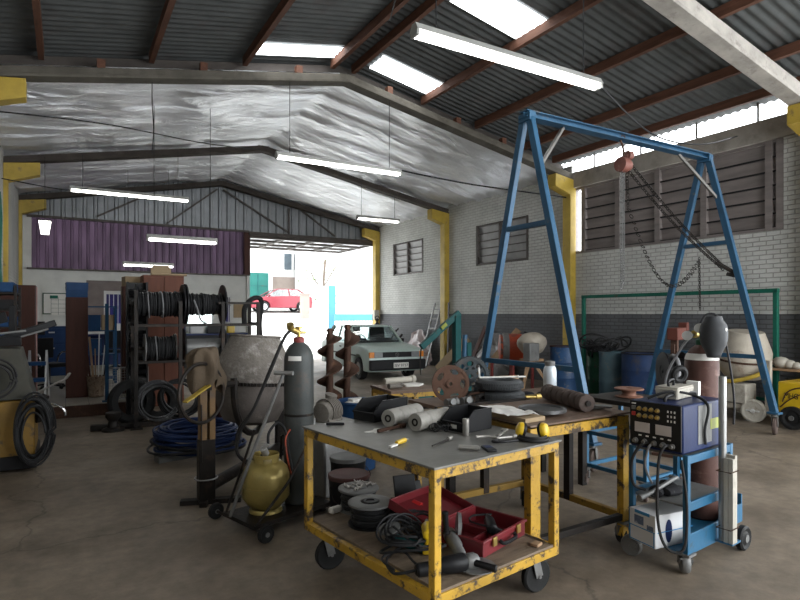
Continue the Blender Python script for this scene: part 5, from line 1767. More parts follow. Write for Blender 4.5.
# ------------------------------------------------------------------ beige mixer at the right
t = T('beige_mixer', 'beige cement mixer with yellow yoke and white wheel by the wall', 'cement mixer', (9.30, 5.05, 0), 0)
XD = axis_mat((0, 0, .92), (-.08, -.12, 1))
MB().lathe([(.22, .46), (.25, .46), (.26, .44), (.36, .20), (.38, .14), (.38, .02)], 36, XD).build('drum', 'beige', t)
MB().lathe([(.38, .02), (.385, -.02), (.36, -.14), (.26, -.27), (.1, -.30)], 36, XD).build('drum_base', 'beige', t)
MB().lathe([(.38, .0), (.395, .0), (.395, .03), (.38, .03)], 36, XD, True).build('gear_ring', 'rust', t)
MB().tube(curve([(-.30, .40, .82), (-.33, .3, .68), (-.36, .05, .60), (-.3, -.25, .68), (-.22, -.44, .80), (-.2, -.47, .95)]), .032, 8).build('yoke', 'yellow_clean', t)
MB().bar((-.2, -.47, .95), (-.2, -.47, .2), .07, .07).bar((-.3, .42, .9), (-.3, .42, .2), .07, .07).bar((-.2, -.47, .22), (-.3, .42, .22), .07, .07).bar((-.28, .3, .24), (.3, .2, .05), .06, .06).bar((-.22, -.3, .24), (.35, -.2, .05), .06, .06).build('stand', 'beige', t, smooth=0)
MB().box((-.16, .05, .42), (.3, .5, .3)).build('motor_cover', 'dirtywhite', t, bevel=.02)
for y in (-.24, .40):
    w_ = MB().lathe([(.02, -.03), (.12, -.02), (.15, -.035), (.175, -.025), (.175, .025), (.15, .035), (.12, .02), (.02, .03)], 28, axis_mat((-.25, y - .04, .175), (1, .15, 0))).build('wheel', 'dirtywhite', t)
    MB().cyl((-.30, y - .05, .175), (-.2, y - .03, .175), .03, n=12).bar((-.283, y - .14, .175), (-.283, y + .06, .175), .012, .02).build('hub', 'white', w_)

# ------------------------------------------------------------------ yellow compressor at the right edge
t = T('yellow_compressor', 'yellow wheeled compressor with black lettering at the right edge', 'compressor', (9.27, 3.9, 0), 0)
MB().box((0, 0, .42), (.6, .98, .5)).build('housing', 'yellowplastic', t, bevel=.02)
MB().box((0, 0, .15), (.5, .8, .06)).box((0, -.3, .06), (.3, .06, .12)).build('chassis', 'darkmetal', t, smooth=0)
for x in (-.32, .32):
    w_ = MB().lathe([(.03, -.035), (.09, -.025), (.12, -.045), (.165, -.035), (.165, .035), (.12, .045), (.09, .025), (.03, .035)], 28, axis_mat((x, .28, .165), (1, 0, 0))).build('wheel', 'rubber', t)
    MB().cyl((x - .05, .28, .165), (x + .05, .28, .165), .035, n=12).build('hub', 'greymetal', w_)
o = text('MHG 425', .115, 'black', t, (-.302, .235, .47), (PI / 2, 0, -PI / 2))
o.scale = (.72, 1, 1)
MB().tube(curve([(-.31, .42, .38), (-.31, .36, .52), (-.31, .2, .6), (-.31, -.1, .63), (-.31, -.4, .62)]), .009, 6).tube(curve([(-.31, .45, .3), (-.31, .3, .44), (-.31, .1, .53), (-.31, -.3, .55)]), .009, 6).build('hose_line', 'rust', t)
MB().box((.0, 0, .69), (.3, .5, .05)).box((0, -.1, .74), (.2, .2, .06)).build('top_cover', 'redpaint', t, bevel=.01)
t = T('plank_shelf', 'narrow wooden plank shelf behind the yellow compressor with white lumps', 'shelf', (9.75, 4.3, 0))
MB().box((0, 0, .78), (.3, 1.2, .03)).build('plank', 'board', t, smooth=0)
for y in (-.5, .5):
    MB().bar((0, y, 0), (0, y, .77), .06, .06).build('leg', 'greentube', t, smooth=0)
mb = MB()
for k, (y, s) in enumerate(((.42, .13), (.3, .1), (.2, .08))):
    tag(MB().sphere((0, 0, s * .7), s, 10, 6, (.8, 1, .7)).build('plaster_lump', 'dirtywhite', None, loc=(9.75, 4.3 + y, .795)), ('largest dusty white lump on the plank shelf', 'middle-sized dusty white lump on the plank shelf', 'smallest dusty white lump on the plank shelf')[k], 'lump', 'white lumps on the plank')

# ------------------------------------------------------------------ hose reel on rusty stand
t = T('hose_reel_stand', 'rust red iron stand left of the brown gas cylinder', 'stand', (6.22, 4.0, 0), 20)
MB().bar((0, .15, 0), (0, .15, 1.42), .07, .07).bar((-.08, .15, .0), (-.08, .15, 1.3), .04, .04).box((0, .15, .015), (.4, .4, .03)).build('stand_post', 'rust', t, smooth=0)
MB().box((0, .12, 1.42), (.45, .12, .14)).box((.2, .1, 1.5), (.1, .1, .1)).build('clamp_head', 'orange_rust', t, bevel=.01)
MB().cyl((0, .15, .99), (-.33, .13, .99), .02, n=10).build('reel_arm', 'darkmetal', t)
rl = T('hose_reel', 'black reel with grey hose hung over it, on the rust red stand', 'reel', (6.02, 4.06, .99), -35)
MB().lathe([(.08, -.12), (.22, -.12), (.225, -.105), (.08, -.105)], 32, axis_mat((0, 0, 0), (1, 0, 0)), True).build('flange', 'black', rl)
MB().lathe([(.08, .105), (.225, .105), (.22, .12), (.08, .12)], 32, axis_mat((0, 0, 0), (1, 0, 0)), True).build('flange', 'black', rl)
MB().lathe([(.022, -.115), (.15, -.115), (.155, 0), (.15, .115), (.022, .115)], 28, axis_mat((0, 0, 0), (1, 0, 0)), True).build('reel_core', 'black', rl)
MB().tube(curve([(.0, -.1, -.42), (-.02, -.19, -.1), (0, -.15, .1), (.0, 0, .18), (.02, .15, .1), (0, .18, -.1)]), .025, 8).build('hung_hose', 'hose_grey', rl)

# ------------------------------------------------------------------ workbench in the middle
wb = T('workbench', 'long dark workbench in mid hall carrying sprockets and tyres', 'bench', (3.535, 4.135, 0), 0)
MB().box((0, 0, .855), (1.67, .63, .03)).build('bench_top', 'rust_top', wb, smooth=0)
for x in (-.78, .78):
    for y in (-.27, .27):
        MB().bar((x, y, 0), (x, y, .84), .06, .06).build('leg', 'darkmetal', wb, smooth=0)
MB().box((0, -.27, .81), (1.6, .04, .06)).box((0, .27, .81), (1.6, .04, .06)).build('rail', 'darkmetal', wb, smooth=0)
ZW = .8705


def disc_wheel(label, name, loc, r, th, mat, axis, holes, hub=.05, teeth=0):
    """Upright plate wheel with real holes between the spokes."""
    t = T(name, label, 'wheel', loc, 0)
    X = axis_mat((0, 0, r), axis)
    MB().lathe([(r * .84, -th / 2), (r, -th / 2), (r, th / 2), (r * .84, th / 2)], 40, X, True).build('rim', mat, t)
    b = MB()
    b.lathe([(hub * .4, -th * .7), (hub, -th * .7), (hub, th * .7), (hub * .4, th * .7)], 24, X, True)
    b.build('hub', mat, t)
    cu = bpy.data.curves.new('web', 'CURVE')
    cu.dimensions = '2D'
    cu.fill_mode = 'BOTH'
    cu.extrude = th * .3

    def ring(cx, cy, ra, rb, rot):
        sp = cu.splines.new('POLY')
        sp.points.add(23)
        for q in range(24):
            a = 2 * PI * q / 24
            ux, uy = ra * math.cos(a), rb * math.sin(a)
            sp.points[q].co = (cx + ux * math.cos(rot) - uy * math.sin(rot), cy + ux * math.sin(rot) + uy * math.cos(rot), 0, 1)
        sp.use_cyclic_u = True
    ring(0, 0, r * .9, r * .9, 0)
    ring(0, 0, hub * .9, hub * .9, 0)
    for k in range(holes):
        a0 = 2 * PI * k / holes
        ring(r * .66 * math.cos(a0), r * .66 * math.sin(a0), r * .13, r * (.19 if holes > 6 else .24), a0)
        if holes > 6:
            a0 += PI / holes
            ring(r * .43 * math.cos(a0), r * .43 * math.sin(a0), r * .07, r * .10, a0)
    tmp = bpy.data.objects.new('web', cu)
    COL.objects.link(tmp)
    bpy.context.view_layer.update()
    me = bpy.data.meshes.new_from_object(tmp.evaluated_get(bpy.context.evaluated_depsgraph_get()))
    bpy.data.objects.remove(tmp)
    me.transform(X)
    me.materials.clear()
    me.materials.append(M[mat])
    o = bpy.data.objects.new('web', me)
    COL.objects.link(o)
    o.parent = t
    if teeth:
        g_ = MB()
        for k in range(teeth):
            a = 2 * PI * k / teeth
            Y = X @ Euler((0, 0, a)).to_matrix().to_4x4()
            g_.prism([(r * .99, -r * .03), (r * 1.06, -r * .016), (r * 1.06, r * .016), (r * .99, r * .03)], -th / 2, th / 2, Y)
        g_.build('teeth', mat, t, smooth=0)
    return t


disc_wheel('large toothed iron gear wheel standing behind the brown sprocket', 'gear_wheel', (3.31, 4.33, ZW + .01), .18, .05, 'gear_blue', (-.35, -.93, .06), 8, .055, 56)
disc_wheel('brown rusty plate wheel with slots standing before the gear wheel', 'plate_wheel', (2.92, 4.10, ZW), .165, .03, 'brownrust', (-.45, -.9, .08), 5, .04)
t0 = None
for k, lab in enumerate(('lower small motorcycle tyre of the stacked pair on the workbench', 'upper small motorcycle tyre of the stacked pair on the workbench')):
    t = T('small_tyre', lab, 'tyre', (3.38 - .015 * k, 3.97, ZW + .098 * k), 10 * k, 'tyres on the workbench')
    MB().torus((0, 0, .049), .16, .053, n=44, m=12, sq=.92).build('tyre_casing', 'rubber_grey', t)
    g_ = MB()
    for q in range(60):
        a = 2 * PI * q / 60
        X = Euler((0, 0, a)).to_matrix().to_4x4()
        g_.box((0, 0, 0), (.008, .010, .05))
        for w_ in range(len(g_.v) - 8, len(g_.v)):
            g_.v[w_] = tuple(X @ (Vector(g_.v[w_]) + Vector((.2105, 0, .049))))
    g_.build('tread_blocks', 'rubber_grey', t, smooth=0)
tag(MB().cyl((-.24, 0, .01), (.2, 0, .01), .008, n=8).cyl((-.24, 0, .01), (-.25, 0, .1), .009, n=8).cyl((.12, 0, .01), (.13, 0, .01), .016, n=10).build('thin_rod', 'paper', None, loc=(3.44, 3.98, ZW + .198), rz=R(-20)), 'thin pale rod with bent end lying on the tyres', 'rod')
t = T('white_bottle', 'white metal bottle with grey cap standing on the workbench end', 'bottle', (4.22, 4.20, ZW))
MB().lathe([(.06, 0), (.066, .008), (.066, .2), (.06, .235), (.045, .26)], 28).build('bottle_body', 'bottle_white', t)
MB().lathe([(.046, .255), (.05, .262), (.05, .30), (.04, .305)], 24).build('cap', 'greymetal', t)
rnd = random.Random(44)
for k, (x, y, lab, mt) in enumerate((
        (2.80, 3.92, 'grey pipe joint at the near left of the workbench', 'greymetal'), (2.96, 3.93, 'grey pipe elbow right of the other grey joint', 'greymetal'),
        (3.10, 3.88, 'dark iron bracket lying before the brown plate wheel', 'darkmetal'), (3.13, 3.97, 'rusty bent iron loop lying before the tyres', 'rust'),
        (3.68, 3.88, 'brass fitting lying in front of the lower tyre', 'brass'), (3.86, 4.02, 'black rag heap on the workbench before the bottle', 'cloth_black'))):
    mb = MB()
    if k < 2:
        mb.cyl((-.05, 0, .035), (.05, .02, .035), .032, n=14).cyl((0, 0, .035), (-.01, -.06, .05), .027, n=12).cyl((.04, .015, .035), (.065, .02, .035), .038, n=14)
    elif k == 2:
        mb.bar((-.12, 0, .015), (.1, .03, .015), .03, .03).bar((-.1, 0, .03), (-.06, .02, .07), .03, .02).bar((.1, .03, .03), (.06, .03, .08), .03, .02).bar((-.06, .02, .07), (.06, .03, .08), .03, .02)
    elif k == 3:
        mb.tube(curve([(-.1, 0, .012), (-.07, .02, .07), (.06, .02, .08), (.12, 0, .012)]), .011, 8)
    elif k == 4:
        mb.cyl((-.07, 0, .022), (.03, 0, .022), .02, n=12).cyl((.03, 0, .022), (.08, .01, .022), .028, n=8)
    else:
        for q in range(9):
            mb.sphere((rnd.uniform(-.12, .12), rnd.uniform(-.06, .06), .02), rnd.uniform(.035, .05), 8, 6, (1.3, 1, .5))
    tag(mb.build(('pipe_joint', 'pipe_elbow', 'iron_bracket', 'iron_loop', 'brass_fitting', 'rag')[k], mt, None, loc=(x, y, ZW), rz=rnd.uniform(-.6, .6)), lab, ('fitting', 'fitting', 'bracket', 'loop', 'fitting', 'rag')[k])
tag(MB().box((0, 0, .08), (.30, .02, .16), (R(-12), 0, 0)).box((.14, .03, .06), (.02, .08, .12)).build('bent_plate', 'board', None, smooth=0, loc=(3.78, 4.36, ZW + .004), rz=R(-8)), 'tan bent sheet standing behind the stacked tyres', 'plate')
tag(MB().cyl((-.22, 0, .05), (.18, .02, .05), .038, n=16).cyl((.18, .02, .05), (.23, .02, .05), .05, n=16).build('white_tube', 'dirtywhite', None, loc=(3.48, 5.94, .801), rz=R(4)), 'off-white pipe lying at the back of the small yellow table', 'pipe')

# blue low trolley with the rusty spool
t = T('blue_trolley', 'low blue trolley with slab top behind the rusty bench', 'trolley', (4.68, 3.58, 0), 3)
MB().box((0, 0, .83), (.62, .72, .04)).build('slab_top', 'darkmetal', t, bevel=.004)
for x in (-.27, .27):
    for y in (-.32, .32):
        MB().bar((x, y, .16), (x, y, .81), .035, .035).build('leg', 'blue_lt', t, smooth=0)
        caster(t, x, y, .165, .065, 'rubber_brown', 30, .035)
for z in (.18, .5):
    MB().box((0, -.32, z), (.54, .03, .035)).box((0, .32, z), (.54, .03, .035)).box((-.27, 0, z), (.03, .64, .035)).box((.27, 0, z), (.03, .64, .035)).build('rail', 'blue_lt', t, smooth=0)
t = T('rusty_spool', 'empty rust orange spool lying on the blue trolley', 'spool', (4.68, 3.62, .8505))
MB().lathe([(.03, 0), (.12, 0), (.13, .006), (.12, .014), (.07, .018), (.06, .04), (.07, .068), (.13, .072), (.137, .08), (.13, .088), (.03, .088)], 32, None, True).build('spool_body', 'rust_orange', t)

# small yellow table behind the cart
t = T('yellow_stool_table', 'small rusty yellow work table between augers and sprockets', 'table', (3.42, 5.72, 0), -6)
MB().box((0, 0, .785), (.62, .62, .03)).build('tabletop', 'rust_top', t, smooth=0)
for s in (-1, 1):
    MB().box((0, s * .28, .745), (.6, .04, .05)).box((s * .28, 0, .745), (.04, .56, .05)).build('top_rail', 'yellow', t, smooth=0)
    for q in (-1, 1):
        MB().bar((s * .27, q * .27, 0), (s * .27, q * .27, .73), .06, .06).build('leg', 'yellow', t, smooth=0)
tag(MB().prism([(-.14, -.08), (.02, -.12), (.14, -.02), (.1, .1), (-.1, .09)], 0, .025).build('folded_cloth', 'paper', None, bevel=.008, loc=(3.55, 5.75, .801)), 'white folded cloth lying on the small yellow table', 'cloth')
tag(MB().cyl((-.1, 0, .03), (.08, .03, .03), .03, n=12).cyl((.05, 0, .03), (.12, .1, .03), .02, n=10).build('machine_part', 'engine', None, loc=(3.25, 5.62, .801)), 'dusty machine part on the left of the small yellow table', 'part')

# teal engine hoist, ladder, boards and bottles along the wall
t = T('engine_hoist', 'teal engine hoist with sloping arm in front of the car', 'hoist', (6.52, 8.95, 0), 0)
MB().bar((0, 0, .1), (0, 0, 1.62), .13, .13).bar((.2, -.1, .1), (.2, -.1, 1.1), .1, .1).build('mast', 'teal', t, bevel=.008)
MB().bar((.06, 0, 1.68), (-.72, .15, 1.02), .11, .11).build('arm', 'teal', t, bevel=.008)
MB().box((-.30, -.01, 1.42), (.14, .016, .07), (0, R(-40), 0)).build('arm_label', 'lime', t, smooth=0)
MB().cyl((.12, -.08, .6), (.14, -.08, 1.25), .05, n=14).build('ram', 'blue', t)
MB().bar((.1, -.3, .14), (-1.1, -.25, .14), .1, .1).bar((.1, .3, .14), (-1.1, .35, .14), .1, .1).bar((.1, -.35, .14), (.1, .35, .14), .1, .1).build('base_leg', 'teal', t, bevel=.006)
for x, y in ((-1.05, -.25), (-1.05, .35), (.1, -.3), (.1, .3)):
    MB().cyl((x, y - .02, .05), (x, y + .02, .05), .05, n=14).build('wheel', 'darkmetal', t)
MB().tube(curve([(-.72, .15, 1.0), (-.74, .15, .7), (-.72, .15, .5)]), .012, 6).build('chain', 'darkmetal', t)

t = T('ladder', 'narrow aluminium ladder leaning on the brick wall', 'ladder', (9.55, 14.9, 0), 0)
for y in (-.19, .19):
    MB().bar((0, y, .02), (.6, y, 2.0), .05, .03).build('stile', 'greymetal', t, smooth=0)
for k in range(6):
    z = .3 + .3 * k
    MB().bar((.6 * z / 2.0, -.19, z), (.6 * z / 2.0, .19, z), .03, .03).build('rung', 'greymetal', t, smooth=0)
for lab, p0, p1, wd, mt in (
        ('reddish plank leaning on the grey wall beside the blue gantry leg', (9.2, 11.7, 0), (10.05, 11.1, 1.25), .2, 'board'),
        ('dark steel bar leaning in the corner of the yellow column', (9.8, 13.9, 0), (9.98, 14.1, 2.0), .07, 'darkmetal'),
        ('dark narrow board leaning between plank and teal hoist', (9.5, 12.6, 0), (10.1, 12.5, 1.3), .14, 'brown_wood'),
        ('black pipe leaning beside the blue gantry leg', (9.6, 11.0, 0), (10.1, 10.9, 1.2), .07, 'darkmetal'),
        ('pale board leaning low beside the ladder', (9.5, 14.0, 0), (10.1, 13.3, .95), .3, 'card')):
    tag(MB().bar(p0, p1, wd, .03, (1, 0, 0)).build('leaning_board', mt, None, smooth=0), lab, 'board', 'boards leaning on the right wall')
mb = MB()
for lab, y, s, mt in (('crumpled pinkish plastic sheet heaped at the wall foot by ladder', 15.85, 1.0, 'pinkish'), ('crumpled grey plastic sheet heaped behind the leaning planks', 12.0, 1.0, 'crumple')):
    vs, n, m_ = [], 22, 14
    for j in range(m_ + 1):
        for i in range(n + 1):
            u, v = i / n, j / m_
            yy = (u - .5) * 1.5
            zz_ = v * 1.15
            vs.append((-.12 - .30 * (1 - v) * math.sin(PI * u) - .12 * mnoise.noise(Vector((u * 6, v * 5, y))), yy, max(.002, zz_ * (.55 + .45 * math.sin(PI * u)) + .07 * mnoise.noise(Vector((u * 7, v * 7, y + 9))))))
    o = MB().add(vs, [(j * (n + 1) + i, j * (n + 1) + i + 1, (j + 1) * (n + 1) + i + 1, (j + 1) * (n + 1) + i) for j in range(m_) for i in range(n)]).build('plastic_sheet', mt, None, smooth=20, loc=(10.12, y, 0))
    tag(o, lab, 'sheet')
t = T('black_gas_bottle', 'small black gas bottle standing near the gate jamb', 'gas bottle', (9.4, 17.6, 0))
MB().lathe([(.13, 0), (.14, .02), (.14, 1.15), (.11, 1.28), (.05, 1.34), (.04, 1.36)], 20).build('cylinder_body', 'black', t)
MB().cyl((0, 0, 1.36), (0, 0, 1.5), .03, n=10).cyl((-.05, 0, 1.44), (.05, 0, 1.44), .025, n=8).torus((0, 0, 1.5), .08, .015, (0, 1, 0), 16, 6).build('valve', 'black', t)
t = T('wall_box', 'small pale box fixed on the gate jamb column', 'box', (10.0, 18.86, 1.62))
MB().box((0, -.06, 0), (.2, .12, .35)).build('box_body', 'dirtywhite', t, bevel=.01)
tag(MB().tube(curve([(9.7, 17.2, .02), (9.75, 17.2, .8), (10.0, 17.15, 1.15)]), .03, 6).tube(curve([(9.6, 17.0, .02), (9.8, 17.0, .6), (10.05, 17.0, .95)]), .04, 6).build('scrap_pipes', 'darkmetal'), 'dark bent pipes leaning beside the small black bottle', 'pipes')
# ------------------------------------------------------------------ cars


def car(t, prof, wheels_y, wr, hw, cab, mats, front=True):
    """prof: side outline (y, z) from the front sill over the bonnet to the rear sill; wheel arches cut below.
    cab: (base front y, roof front y, roof rear y, base rear y, belt z, roof z, half width base, half width roof)"""
    body, trim = mats
    poly = list(prof)
    sill = prof[0][1]
    # underside with wheel arches, running from rear to front
    for wy in sorted(wheels_y, reverse=True):
        ra = wr + .06
        a0 = math.asin(max(-1, min(1, (sill - wr) / ra)))
        for k in range(13):
            a = a0 + (PI - 2 * a0) * k / 12
            poly.append((wy + ra * math.cos(a), wr + ra * math.sin(a)))
    X = Matrix(((0, 0, 1, 0), (1, 0, 0, 0), (0, 1, 0, 0), (0, 0, 0, 1)))
    MB().prism(poly, -hw, hw, X).build('body', body, t, bevel=.035, smooth=35, seg=3)
    MB().box((0, (wheels_y[0] + wheels_y[1]) / 2, sill + .1), (hw * 1.5, wheels_y[1] - wheels_y[0], .16)).build('underbody', 'black', t, smooth=0)
    b0, r0, r1, b1, zb, zr, wb_, wr_ = cab
    roof = MB().hexa([(-wr_, r0, zr - .05), (wr_, r0, zr - .05), (wr_, r1, zr - .05), (-wr_, r1, zr - .05)],
                     [(-wr_ + .06, r0 + .08, zr), (wr_ - .06, r0 + .08, zr), (wr_ - .06, r1 - .08, zr), (-wr_ + .06, r1 - .08, zr)])
    roof.build('roof', body, t, bevel=.02)
    for s in (-1, 1):
        MB().bar((s * wb_, b0, zb - .02), (s * wr_, r0 + .02, zr - .03), .06, .06).build('pillar', body, t, bevel=.01)
        MB().bar((s * wb_, b1, zb - .02), (s * wr_, r1 - .02, zr - .03), .08, .08).build('pillar', body, t, bevel=.01)
        ym = b0 + (b1 - b0) * .56
        MB().bar((s * wb_, ym, zb - .02), (s * wr_, ym - .05, zr - .03), .07, .05).build('pillar', body, t, bevel=.01)
    q = .012

    def pane(a, b, c, d, nm):
        n = (Vector(b) - Vector(a)).cross(Vector(d) - Vector(a)).normalized() * .006
        MB().hexa([Vector(p) - n for p in (a, b, c, d)], [Vector(p) + n for p in (a, b, c, d)]).build(nm, 'carglass', t, smooth=0)
    pane((-wb_ + q, b0, zb), (wb_ - q, b0, zb), (wr_ - q, r0 + .02, zr - .04), (-wr_ + q, r0 + .02, zr - .04), 'windscreen')
    pane((-wb_ + q, b1, zb), (wb_ - q, b1, zb), (wr_ - q, r1 - .02, zr - .04), (-wr_ + q, r1 - .02, zr - .04), 'rear_window')
    for s in (-1, 1):
        pane((s * wb_, b0 + .06, zb), (s * wb_, b1 - .06, zb), (s * wr_, r1 - .06, zr - .05), (s * wr_, r0 + .08, zr - .05), 'side_window')
        MB().box((s * (wb_ + .1), b0 + .28, zb + .05), (.16, .06, .1)).build('side_mirror', trim, t, bevel=.015)
        for wy in wheels_y:
            x = s * (hw - .09)
            w_ = MB().lathe([(wr * .6, -.085), (wr * .93, -.085), (wr, -.05), (wr, .05), (wr * .93, .085), (wr * .6, .085)], 30, axis_mat((x, wy, wr), (1, 0, 0)), True).build('wheel', 'rubber', t)
            rm = MB().lathe([(.03, .05), (wr * .25, .06), (wr * .5, .035), (wr * .62, .07), (wr * .62, -.05), (.03, -.05)], 24, axis_mat((x, wy, wr), (s, 0, 0)))
            for k in range(8):
                a = 2 * PI * k / 8
                rm.cyl((x + s * .045, wy + wr * .4 * math.cos(a), wr + wr * .4 * math.sin(a)), (x + s * .06, wy + wr * .4 * math.cos(a), wr + wr * .4 * math.sin(a)), .02, n=8)
            rm.build('rim', 'alu', w_)
        MB().box((s * .36, b0 + .75, zb - .02), (.46, .45, .25)).box((s * .36, b0 + .98, zb + .2), (.44, .1, .42), (R(-12), 0, 0)).box((s * .36, b0 + 1.02, zb + .38), (.24, .08, .14)).build('seat', 'black', t, bevel=.03)
    MB().box((0, b0 + .22, zb + .0), (wb_ * 1.8, .3, .12)).torus((-.36, b0 + .42, zb + .06), .17, .014, (0, 1, -.5), 20, 6).build('dashboard', 'black', t)
    return t


t = T('car', 'pale green old hatchback car parked inside by the open gate', 'car', (7.02, 12.1, 0), -5)
car(t, [(.04, .24), (0, .40), (.02, .60), (.06, .73), (.16, .79), (.62, .85), (1.18, .90), (2.3, .91), (3.55, .90), (3.72, .86), (3.78, .60), (3.76, .24)], (.76, 3.05), .285, .745,
    (1.14, 1.68, 3.05, 3.5, .89, 1.345, .68, .57), ('carpaint', 'black'))
MB().box((0, -.03, .41), (1.5, .13, .25)).build('front_bumper', 'black', t, bevel=.03)
gr = MB().box((0, .015, .655), (.80, .03, .13)).build('grille', 'black', t, bevel=.005)
MB().torus((0, -.006, .655), .045, .006, (0, 1, 0), 20, 6).bar((-.02, -.008, .685), (0, -.008, .63), .006, .006).bar((.02, -.008, .685), (0, -.008, .63), .006, .006).build('emblem', 'chrome', gr)
for s in (-1, 1):
    MB().box((s * .50, .01, .655), (.22, .05, .14)).build('headlight', 'headlamp', t, bevel=.012)
    MB().box((s * .665, .03, .655), (.14, .06, .14)).build('indicator', 'orange_l', t, bevel=.012)
pl = MB().box((.06, -.10, .40), (.40, .012, .13)).build('number_plate', 'paper', t, smooth=0)
text('IBV 9737', .10, 'black', pl, (.06, -.108, .395), (PI / 2, 0, 0), 'plate_lettering')
for s in (-1, 1):
    MB().bar((s * .3 - .25, 1.10, .91), (s * .3 + .15, 1.17, .93), .015, .01).build('wiper', 'black', t, smooth=0)
    MB().box((s * .75, 1.9, .6), (.012, 2.0, .04)).build('side_strip', 'black', t, smooth=0)
    MB().box((s * .752, 2.05, .78), (.012, .14, .03)).build('door_handle', 'black', t, smooth=0)
MB().bar((-.57, 1.7, 1.3), (-.60, 1.4, 1.42), .01, .01).build('aerial', 'black', t, smooth=0)

t = T('car', 'red hatchback parked on the sunny street outside the gate', 'car', (10.3, 36.2, zst(36.3) + .02), -75)
t.rotation_euler = (0, 0, R(90))
t.location = (9.9, 36.0, zst(36.0) + .02)
car(t, [(.05, .24), (0, .45), (.05, .66), (.35, .80), (.95, .95), (2.3, 1.0), (3.7, 1.02), (4.02, .95), (4.08, .6), (4.02, .24)], (.86, 3.35), .32, .86,
    (.92, 1.75, 3.15, 3.85, .97, 1.47, .76, .58), ('redcar', 'redcar'))
t.rotation_euler = (0, 0, R(-90))
for s in (-1, 1):
    MB().box((s * .6, .1, .68), (.3, .16, .12)).build('headlight', 'headlamp', t, bevel=.03)

# ------------------------------------------------------------------ cable rack with drums, centre left
rk = T('cable_rack', 'dark steel rack holding cable drums on two levels, centre left', 'rack', (1.72, 8.95, 0), 0)
rx0, rx1 = -.85, .92
for x in (rx0, -.25, rx1 - .55, rx1):
    MB().bar((x, 0, 0), (x, 0, 1.84 if x > -.5 else 1.98), .05, .05).box((x, 0, .012), (.16, .16, .024)).build('upright', 'darkmetal', rk, smooth=0)
    if x in (rx0, rx1):
        MB().bar((x, .5, 0), (x, .5, 1.84), .05, .05).bar((x, 0, 1.5), (x, .5, 1.5), .04, .04).bar((x, 0, .4), (x, .5, .4), .04, .04).build('upright', 'darkmetal', rk, smooth=0)
for z in (1.48, .95, 1.82):
    for y in (0, .5):
        if z == 1.82 and y == .5:
            continue
        MB().bar((rx0 if z != 1.82 else .3, y, z), (rx1, y, z), .035, .035).build('rail', 'darkmetal', rk, smooth=0)
for z in (1.80, 1.14):
    MB().cyl((rx0 - .02, .25, z), (rx1 - .5, .25, z), .025, n=10).bar((rx0, 0, z), (rx0, .5, z), .04, .04).bar((rx1 - .55, 0, z), (rx1 - .55, .5, z), .04, .04).build('spindle', 'darkmetal', rk, smooth=30)
MB().tube(curve([(rx1 - .22, 0, 1.5), (rx1 - .2, .05, 1.75), (rx1 - .05, .1, 1.9), (rx1 + .08, .1, 1.86), (rx1 + .04, .06, 1.5), (rx1 + .06, .05, 1.2)]), .04, 8).build('looped_pipe', 'rubber', rk)


def cable_drum(label, x, z, ln, r, wound, mat, cmat='cable', n=10, white=0):
    t = T('cable_drum', label, 'cable drum', (1.72 + x, 9.2, z), 0, 'cable drums on the rack')
    MB().lathe([(.03, -ln / 2), (r, -ln / 2), (r, -ln / 2 + .02), (.03, -ln / 2 + .02)], 32, axis_mat((0, 0, 0), (1, 0, 0)), True).build('flange', mat, t)
    MB().lathe([(.03, ln / 2 - .02), (r, ln / 2 - .02), (r, ln / 2), (.03, ln / 2)], 32, axis_mat((0, 0, 0), (1, 0, 0)), True).build('flange', mat, t)
    MB().lathe([(.028, -ln / 2 + .02), (r * .45, -ln / 2 + .02), (r * .45, ln / 2 - .02), (.028, ln / 2 - .02)], 28, axis_mat((0, 0, 0), (1, 0, 0)), True).build('core', mat if wound else 'greymetal', t)
    if wound:
        c = MB()
        rnd = random.Random(int(x * 100) + 7)
        k = int((ln - .05) / .034)
        for i in range(k):
            c.torus((-ln / 2 + .045 + (ln - .09) * i / max(1, k - 1), 0, 0), wound - .02 + rnd.uniform(-.014, .014), .019, (1, rnd.uniform(-.05, .05), rnd.uniform(-.05, .05)), 28, 6)
        c.build('wound_cable', cmat, t)
        w2 = MB()
        for i in range(white):
            w2.torus((-ln / 2 + .12 + (ln - .3) * i / max(1, white) + .05, 0, -.01), wound + .004, .011, (1, .1 * i - .1, .06), 28, 6)
        if white:
            w2.build('pale_strap', 'hose_grey', t)
    return t


cable_drum('top left drum of black cable with pale straps on the rack', -.50, 1.80, .66, .30, .19, 'black', white=2)
cable_drum('top right drum of black cable with large dark flange', .14, 1.80, .58, .31, .17, 'black', white=0)
cable_drum('lower left drum of black cable with pale rim on the rack', -.50, 1.14, .44, .21, .18, 'greymetal', white=1)
cable_drum('lower right black drum without cable on the rack', .13, 1.14, .62, .29, 0, 'black')
tag(MB().tube(curve([(1.66, 8.93, 1.86), (1.70, 8.88, 1.72), (1.75, 8.88, 1.56), (1.84, 8.9, 1.5)]), .014, 6).build('loose_cable_end', 'hose_grey'), 'pale loose cable end hanging from the top right drum', 'cable')
t = T('parts_rack', 'tall black rack of small parts bins left of the cable drums', 'rack', (.99, 10.05, 0))
MB().box((0, .12, 1.08), (.3, .03, 2.16)).box((-.14, 0, 1.08), (.03, .2, 2.16)).box((.14, 0, 1.08), (.03, .2, 2.16)).box((0, 0, .02), (.3, .26, .04)).build('rack_frame', 'black', t, smooth=0)
for k in range(11):
    MB().hexa([(-.12, -.1, .55 + .14 * k), (.12, -.1, .55 + .14 * k), (.12, .1, .55 + .14 * k), (-.12, .1, .55 + .14 * k)],
              [(-.12, -.17, .62 + .14 * k), (.12, -.17, .62 + .14 * k), (.12, .1, .65 + .14 * k), (-.12, .1, .65 + .14 * k)]).build('bin', 'black' if k % 3 else 'greymetal', t, smooth=0)
